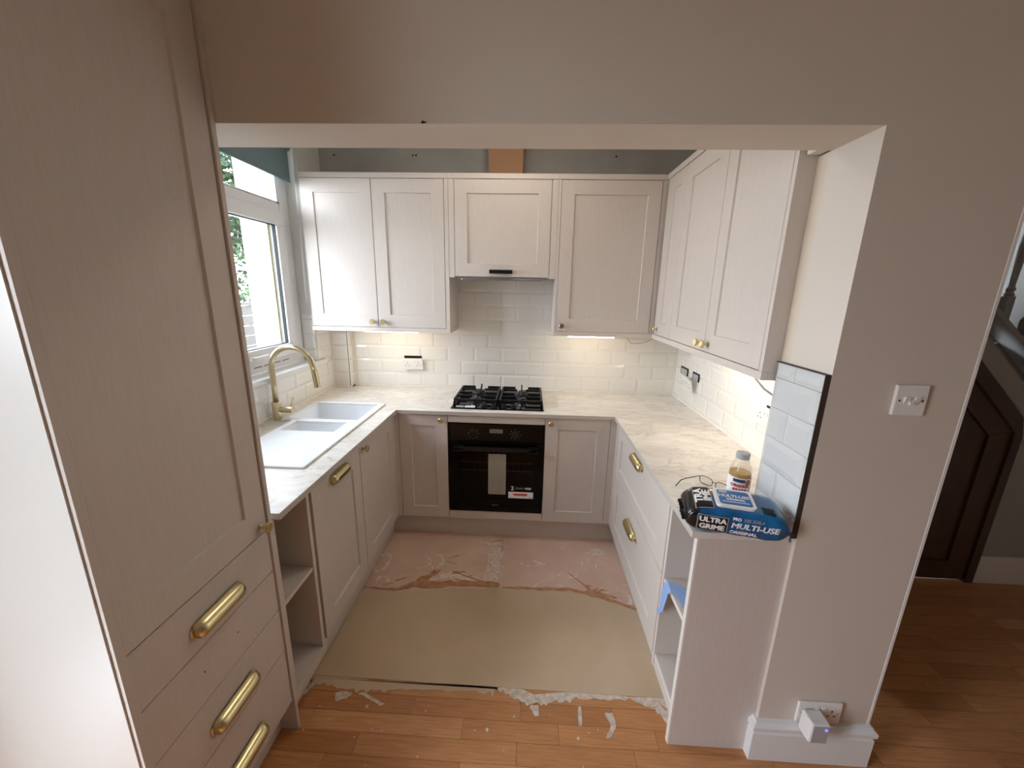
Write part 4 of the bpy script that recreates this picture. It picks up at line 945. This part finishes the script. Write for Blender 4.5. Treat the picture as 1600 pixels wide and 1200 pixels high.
def rrect(x0, x1, y0, y1, r_, n_=5):
    out = []
    for cx, cy, a0 in ((x1 - r_, y1 - r_, 0), (x0 + r_, y1 - r_, 90), (x0 + r_, y0 + r_, 180), (x1 - r_, y0 + r_, 270)):
        for k in range(n_ + 1): a = math.radians(a0 + 90 * k / n_); out.append((cx + r_ * math.cos(a), cy + r_ * math.sin(a)))
    return out
LZ = PH - zmin * 0.5 + 0.0005
lid = obj('flip_lid', prism(bmesh.new(), rrect(-0.058, 0.052, -0.045, 0.045, 0.014), LZ - 0.006, LZ + 0.007), WPLAS, t, local=True)
def on_lid(x, y, h): return (x, y, h)
lo = Vector((-0.003, 0.0, LZ + 0.0005))   # lid centre in pack space
def lidchild(name, bm, m): 
    o = obj(name, bm, m, None); o.parent = lid; o.location = Vector(o.location) - lo; return o
lidchild('lid_print', prism(bmesh.new(), rrect(-0.048, 0.043, -0.036, 0.036, 0.008), LZ + 0.0071, LZ + 0.0077), LIDB)
lp = lambda x0, y0: (lambda x, y, h: (x0 + x, y0 + y, LZ + 0.0080 + h))
lidchild('lettering', text(None, 'PRO', 0.011, WHITEI, lp(-0.030, 0.026), 0.0002), WHITEI)
lidchild('lettering', text(None, 'MULTI-USE', 0.0185, WHITEI, lp(-0.003, 0.006), 0.0, shear=0.1, fat=0.0007), WHITEI)
lidchild('lettering', text(None, 'ORIGINAL', 0.0115, WHITEI, lp(0.0, -0.010), 0.0003), WHITEI)
lidchild('print_line', prism(bmesh.new(), [(-0.040, -0.024), (0.036, -0.024), (0.036, -0.0215), (-0.040, -0.0215)], LZ + 0.0078, LZ + 0.0084), WHITEI)
# side print follows the bulging front face
def on_front(x0, z0):
    def f_(x, y, h_):
        X_, Z_ = x0 + x, z0 + y; s = max(-0.98, min(0.98, X_ / (PLN / 2))); h, d = pk(s); q_ = min(0.985, abs((Z_ - PH / 2) / h))
        return (X_, -d * (1 - q_ ** PP) ** (1 / PP) * 1.012 - 0.0012 - h_, Z_)
    return f_
def grid_patch(x0, x1, z0, z1, off, nx=10, nz=6):
    bm = bmesh.new(); f_ = on_front(0, 0); V = [[bm.verts.new(Vector(f_(x0 + (x1 - x0) * i / nx, z0 + (z1 - z0) * j / nz, off))) for j in range(nz + 1)] for i in range(nx + 1)]
    for i in range(nx):
        for j in range(nz): bm.faces.new((V[i][j], V[i + 1][j], V[i + 1][j + 1], V[i][j + 1]))
    return bm
obj('label_border', grid_patch(-0.112, -0.026, 0.018, 0.074, -0.0004), GREYI, t, local=True)
obj('label_field', grid_patch(-0.109, -0.029, 0.0205, 0.0715, 0.0002), BLACKP, t, local=True)
obj('lettering', text(None, 'ULTRA', 0.0245, WHITEI, on_front(-0.069, 0.0585), 0.0, sx=1.0, fat=0.0013), WHITEI, t, local=True)
obj('lettering', text(None, 'GRIME', 0.0245, WHITEI, on_front(-0.069, 0.0335), 0.0, sx=1.0, fat=0.0013), WHITEI, t, local=True)
obj('lettering', text(None, 'PRO', 0.012, WHITEI, on_front(-0.004, 0.0735), 0.0003), WHITEI, t, local=True)
obj('lettering', text(None, '100 XXL+', 0.013, GREYI, on_front(0.041, 0.0735), 0.0004), GREYI, t, local=True)
obj('lettering', text(None, 'MULTI-USE', 0.0265, WHITEI, on_front(0.046, 0.0515), 0.0, shear=0.12, fat=0.0009), WHITEI, t, local=True)
obj('lettering', text(None, 'ORIGINAL', 0.0155, WHITEI, on_front(0.018, 0.0275), 0.0004, shear=0.12, sx=1.05), WHITEI, t, local=True)
# rotated name on the top, at the black end; it follows the bulging top face
def top_z(X_, Y_, off):
    s = max(-0.98, min(0.98, X_ / (PLN / 2))); h, d = pk(s); q_ = min(0.97, abs(Y_ / d))
    return PH / 2 - 0.006 * abs(s) ** 3 - zmin + h * (1 - q_ ** PP) ** (1 / PP) * 1.02 + off
def on_top(x0, y0): return lambda x, y, h_: (x0 - y, y0 + x, top_z(x0 - y, y0 + x, 0.0012 + h_))
def top_patch(x0, x1, y0, y1, off, nx=8, ny=12):
    bm = bmesh.new(); V = [[bm.verts.new((x0 + (x1 - x0) * i / nx, y0 + (y1 - y0) * j / ny, top_z(x0 + (x1 - x0) * i / nx, y0 + (y1 - y0) * j / ny, off))) for j in range(ny + 1)] for i in range(nx + 1)]
    for i in range(nx):
        for j in range(ny): bm.faces.new((V[i][j], V[i + 1][j], V[i + 1][j + 1], V[i][j + 1]))
    return bm
obj('label_border', top_patch(-0.118, -0.066, -0.054, 0.056, 0.0006), GREYI, t, local=True)
obj('label_field', top_patch(-0.1155, -0.0685, -0.0515, 0.0535, 0.0011), BLACKP, t, local=True)
obj('lettering', text(None, 'TRA', 0.031, WHITEI, on_top(-0.1030, 0.004), 0.0, sx=1.2, fat=0.0013), WHITEI, t, local=True)
obj('lettering', text(None, 'IME', 0.031, WHITEI, on_top(-0.0790, 0.004), 0.0, sx=1.2, fat=0.0013), WHITEI, t, local=True)
obj('print_panel', top_patch(0.068, 0.104, -0.046, -0.034, 0.001), BLACKP, t, local=True)
obj('print_panel', top_patch(0.068, 0.104, -0.030, -0.018, 0.001), BLACKP, t, local=True)

# drinks bottle
BXc, BYc = 0.972, -0.905
t = thing('drinks_bottle', 'clear plastic juice bottle with grey cap behind the wipes', 'bottle', (BXc, BYc, ZT))
M = Matrix.Translation((BXc, BYc, ZT + 0.0005))
obj('bottle_body', lathe(bmesh.new(), [(0.030, 0.0), (0.036, 0.004), (0.0365, 0.092), (0.0355, 0.104), (0.031, 0.122), (0.024, 0.138), (0.020, 0.146), (0.0195, 0.150)], 28, M), BOTTLE, t, smooth=True)
obj('cap', lathe(bmesh.new(), [(0.0, 0.1465), (0.0222, 0.1465), (0.0226, 0.148), (0.0226, 0.166), (0.021, 0.169), (0.0, 0.169)], 28, M), GPLAS, t)
obj('juice', lathe(bmesh.new(), [(0.0, 0.003), (0.029, 0.003), (0.035, 0.006), (0.0353, 0.093), (0.0350, 0.0945), (0.0, 0.0945)], 28, M), JUICE, t)
def arc_patch(a0, a1, z0, z1, r_, seg=18):
    bm = bmesh.new(); V = []
    for k in range(seg + 1):
        a = math.radians(a0 + (a1 - a0) * k / seg); V.append([bm.verts.new((BXc + r_ * math.cos(a), BYc + r_ * math.sin(a), ZT + z)) for z in (z0, z1)])
    for p, q_ in zip(V, V[1:]): bm.faces.new((p[0], q_[0], q_[1], p[1]))
    return bm
lab = obj('label', arc_patch(-205, 50, 0.008, 0.082, 0.0372, 30), WHITEI, t)
obj('label_band', arc_patch(-150, -88, 0.066, 0.078, 0.0375), NAVY, lab)
obj('label_panel', arc_patch(-50, 20, 0.012, 0.080, 0.0375), GPLAS, lab)
def on_bottle(ang, z0, r_=0.0377):
    return lambda x, y, h: (BXc + (r_ + h) * math.cos(math.radians(ang) + x / r_), BYc + (r_ + h) * math.sin(math.radians(ang) + x / r_), ZT + z0 + y)
obj('lettering', text(None, 'ORANGE', 0.0150, REDP, on_bottle(-112, 0.053), 0.0006), REDP, lab)
obj('fruit_picture', prism(bmesh.new(), [(0.0105 * math.cos(k * 0.3927), 0.0115 * math.sin(k * 0.3927)) for k in range(16)], 0.0002, 0.0008, lambda x, y, h: on_bottle(-72, 0.068)(x, y, h)), ORANGE, lab)
for k in range(5):
    bm = bmesh.new(); prism(bm, [(-0.022 + k * 0.0095, -0.005), (-0.0145 + k * 0.0095, -0.005), (-0.0145 + k * 0.0095, 0.006), (-0.022 + k * 0.0095, 0.006)], 0.0002, 0.0006, lambda x, y, h: on_bottle(-112, 0.036)(x, y, h))
    obj('print_mark', bm, REDP, lab)

# folded reading glasses
t = thing('reading_glasses', 'thin dark wire reading glasses lying beside the wipes', 'glasses', (0.88, -0.84, ZT))
def lens_loop(c, ux, uy, w, h, z0=0.0):
    pts = []
    for k in range(17):
        a = 2 * math.pi * k / 16; px = w / 2 * math.copysign(abs(math.cos(a)) ** 0.7, math.cos(a)); pz = h / 2 * math.copysign(abs(math.sin(a)) ** 0.7, math.sin(a))
        pts.append((c[0] + ux * px, c[1] + uy * px, ZT + 0.0175 + pz))
    return pts
ux, uy = 0.62, -0.785
c1, c2 = (0.889, -0.835), (0.927, -0.886)
for c in (c1, c2):
    lp_ = lens_loop(c, ux, uy, 0.051, 0.032); rimo = obj('lens_rim', tube(bmesh.new(), lp_, 0.0014, 6, caps=False), WIRE, t)
    bm = bmesh.new(); va = [bm.verts.new((p[0] + 0.0004, p[1] + 0.0003, p[2])) for p in lp_[:-1]]; vb = [bm.verts.new((p[0] - 0.0004, p[1] - 0.0003, p[2])) for p in lp_[:-1]]
    bm.faces.new(va); bm.faces.new(vb[::-1])
    for k in range(16): bm.faces.new((va[k], va[(k + 1) % 16], vb[(k + 1) % 16], vb[k]))
    obj('lens', bm, LENS, rimo)
b0 = (c1[0] + ux * 0.024, c1[1] + uy * 0.024); b1 = (c2[0] - ux * 0.024, c2[1] - uy * 0.024)
obj('bridge', tube(bmesh.new(), [(*b0, ZT + 0.020), ((b0[0] + b1[0]) / 2, (b0[1] + b1[1]) / 2, ZT + 0.025), (*b1, ZT + 0.020)], 0.0012, 6), WIRE, t)
e0 = (c1[0] - ux * 0.024, c1[1] - uy * 0.024); e1 = (c2[0] + ux * 0.024, c2[1] + uy * 0.024)
obj('temple', tube(bmesh.new(), [(*e0, ZT + 0.027), (0.868, -0.815, ZT + 0.027), (0.81, -0.832, ZT + 0.022), (0.792, -0.838, ZT + 0.018), (0.764, -0.862, ZT + 0.004)], [0.0015, 0.0015, 0.0016, 0.0021, 0.0021], 6), WIRE, t)
obj('temple', tube(bmesh.new(), [(*e1, ZT + 0.027), (0.935, -0.915, ZT + 0.024), (0.880, -0.935, ZT + 0.015)], [0.0012, 0.0012, 0.0016], 6), WIRE, t)

# blue tissue over the open shelf
P_ = [((0.800, -1.126, 0.640), (0.020, 0.0, 0.0)), ((0.795, -1.124, 0.585), (0.034, 0.0, 0.0)), ((0.790, -1.118, 0.540), (0.036, 0, 0)), ((0.785, -1.09, 0.5315), (0.034, 0.0, 0)), ((0.780, -1.04, 0.5312), (0.030, 0.01, 0)),
      ((0.765, -1.005, 0.5314), (0.018, 0.030, 0)), ((0.738, -0.985, 0.5318), (0.004, 0.030, 0)), ((0.729, -0.985, 0.522), (0.0, 0.026, 0.0)), ((0.727, -0.980, 0.480), (0, 0.022, 0)), ((0.726, -0.972, 0.430), (0, 0.016, 0.004)), ((0.727, -0.955, 0.395), (0.004, 0.010, 0.008)), ((0.728, -0.930, 0.375), (0.0, 0.002, 0.003))]
bm = bmesh.new(); V = []
for k, (c, w) in enumerate(P_):
    c = Vector(c); w = Vector(w); V.append([bm.verts.new(c + w * s_ + Vector((0, 0, 0.0008 * math.sin(k * 1.7 + s_ * 3) if 2 < k < 6 else 0)) + (Vector((-0.004 * abs(math.sin(k + s_ * 2.5)), 0, 0)) if k > 6 else Vector((0, 0, 0)))) for s_ in (-1, -0.5, 0, 0.5, 1)])
for a, b_ in zip(V, V[1:]):
    for j in range(4): bm.faces.new((a[j], a[j + 1], b_[j + 1], b_[j]))
o = obj('paper_tissue', bm, BLUEC, None); md = o.modifiers.new('thickness', 'SOLIDIFY'); md.thickness = 0.001
props(o, 'crumpled blue tissue hanging over the open shelf edge', 'tissue')

# ================================================================== HALL
HY = -0.19
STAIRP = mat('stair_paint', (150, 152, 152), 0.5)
def wallpoly(poly, y0, y1): return prism(bmesh.new(), poly, y0, y1, lambda x, z, y: (x, y, z))
struct('wall_hall', wallpoly([(2.80, 0.0), (3.35, 0.0), (3.35, 0.40), (2.80, 0.90)], HY, HY + 0.08), HALLW)
struct('wall_hall_upper', wallpoly([(1.40, 2.385), (2.40, 1.385), (2.768, 1.040), (2.80, 0.905), (3.35, 0.405), (3.35, 0.58), (1.40, 2.50)], HY, HY + 0.08), HALLW)
props(struct('baseboard_hall', B(2.80, 3.35, HY - 0.018, HY - 0.0005, 0.0, 0.172, bev=0.004), WHITEP))
t = thing('under_stair_door', 'dark wood panelled door under the stairs with sloping top', 'door', (2.3, HY, 0.0))
def line(x): return 1.309 - (x - 2.468) * 1.005          # sloping outer edge of the frame
fr = bmesh.new()
prism(fr, [(1.60, line(1.60) - 0.10), (2.735, line(2.735) - 0.095), (2.79 - 0.022, line(2.768)), (1.60, line(1.60))], HY - 0.02, HY + 0.06, lambda x, z, y: (x, y, z))
obj('sloping_head', fr, DOORW, t)
obj('frame_post', wallpoly([(2.752, 0.0), (2.796, 0.0), (2.796, 0.90), (2.768, 1.005), (2.735, line(2.735) - 0.096), (2.752, line(2.752) - 0.10)], HY - 0.02, HY + 0.06), DOORW, t)
obj('stile', wallpoly([(2.643, 0.012), (2.750, 0.012), (2.750, line(2.750) - 0.105), (2.643, 0.898)], HY - 0.006, HY + 0.03), DOORW, t)
obj('top_rail', wallpoly([(1.60, line(1.60) - 0.104), (2.748, line(2.748) - 0.104), (2.6425, 0.899), (1.60, 0.899 + 1.0425 * 1.005)], HY - 0.005, HY + 0.03), DOORW, t)
obj('bottom_rail', wallpoly([(1.60, 0.012), (2.6425, 0.012), (2.6425, 0.130), (1.60, 0.130)], HY - 0.006, HY + 0.03), DOORW, t)
obj('door_panel', wallpoly([(1.60, 0.1305), (2.6425, 0.1305), (2.6425, 0.8985), (1.60, 0.8985 + 1.0425 * 1.005)], HY + 0.008, HY + 0.025), DOORW, t)
t = thing('staircase', 'white painted stair string with turned spindles in the hall', 'stairs', (2.6, HY, 0.4))
def sline(x): return 1.565 - (x - 2.452) * 0.90
obj('string_cap', wallpoly([(1.60, sline(1.60)), (3.35, sline(3.35)), (3.35, sline(3.35) + 0.03), (1.60, sline(1.60) + 0.03)], HY - 0.015, HY + 0.095), STAIRP, t)
obj('handrail', wallpoly([(1.60, sline(1.60) + 0.80), (3.35, sline(3.35) + 0.80), (3.35, sline(3.35) + 0.86), (1.60, sline(1.60) + 0.86)], HY + 0.01, HY + 0.07), STAIRP, t)
for k in range(13):
    x = 1.70 + k * 0.125; z0 = sline(x) + 0.035
    bm = bmesh.new(); box(bm, x - 0.017, x + 0.017, HY + 0.023, HY + 0.057, z0 - 0.02, z0 + 0.13)
    lathe(bm, [(0.017, 0.13), (0.019, 0.14), (0.012, 0.15), (0.018, 0.165), (0.011, 0.18), (0.013, 0.25), (0.017, 0.36), (0.011, 0.5), (0.018, 0.51), (0.012, 0.525), (0.018, 0.54)], 12, Matrix.Translation((x, HY + 0.04, z0)))
    box(bm, x - 0.017, x + 0.017, HY + 0.023, HY + 0.057, z0 + 0.54, z0 + 0.75)
    obj('spindle', bm, STAIRP, t)
for k in range(7):
    x0 = 1.72 + k * 0.23; zt_ = sline(x0) - 0.02
    obj('tread', B(x0, x0 + 0.25, HY + 0.10, 0.75, zt_ - 0.20, zt_), STAIRP, t)
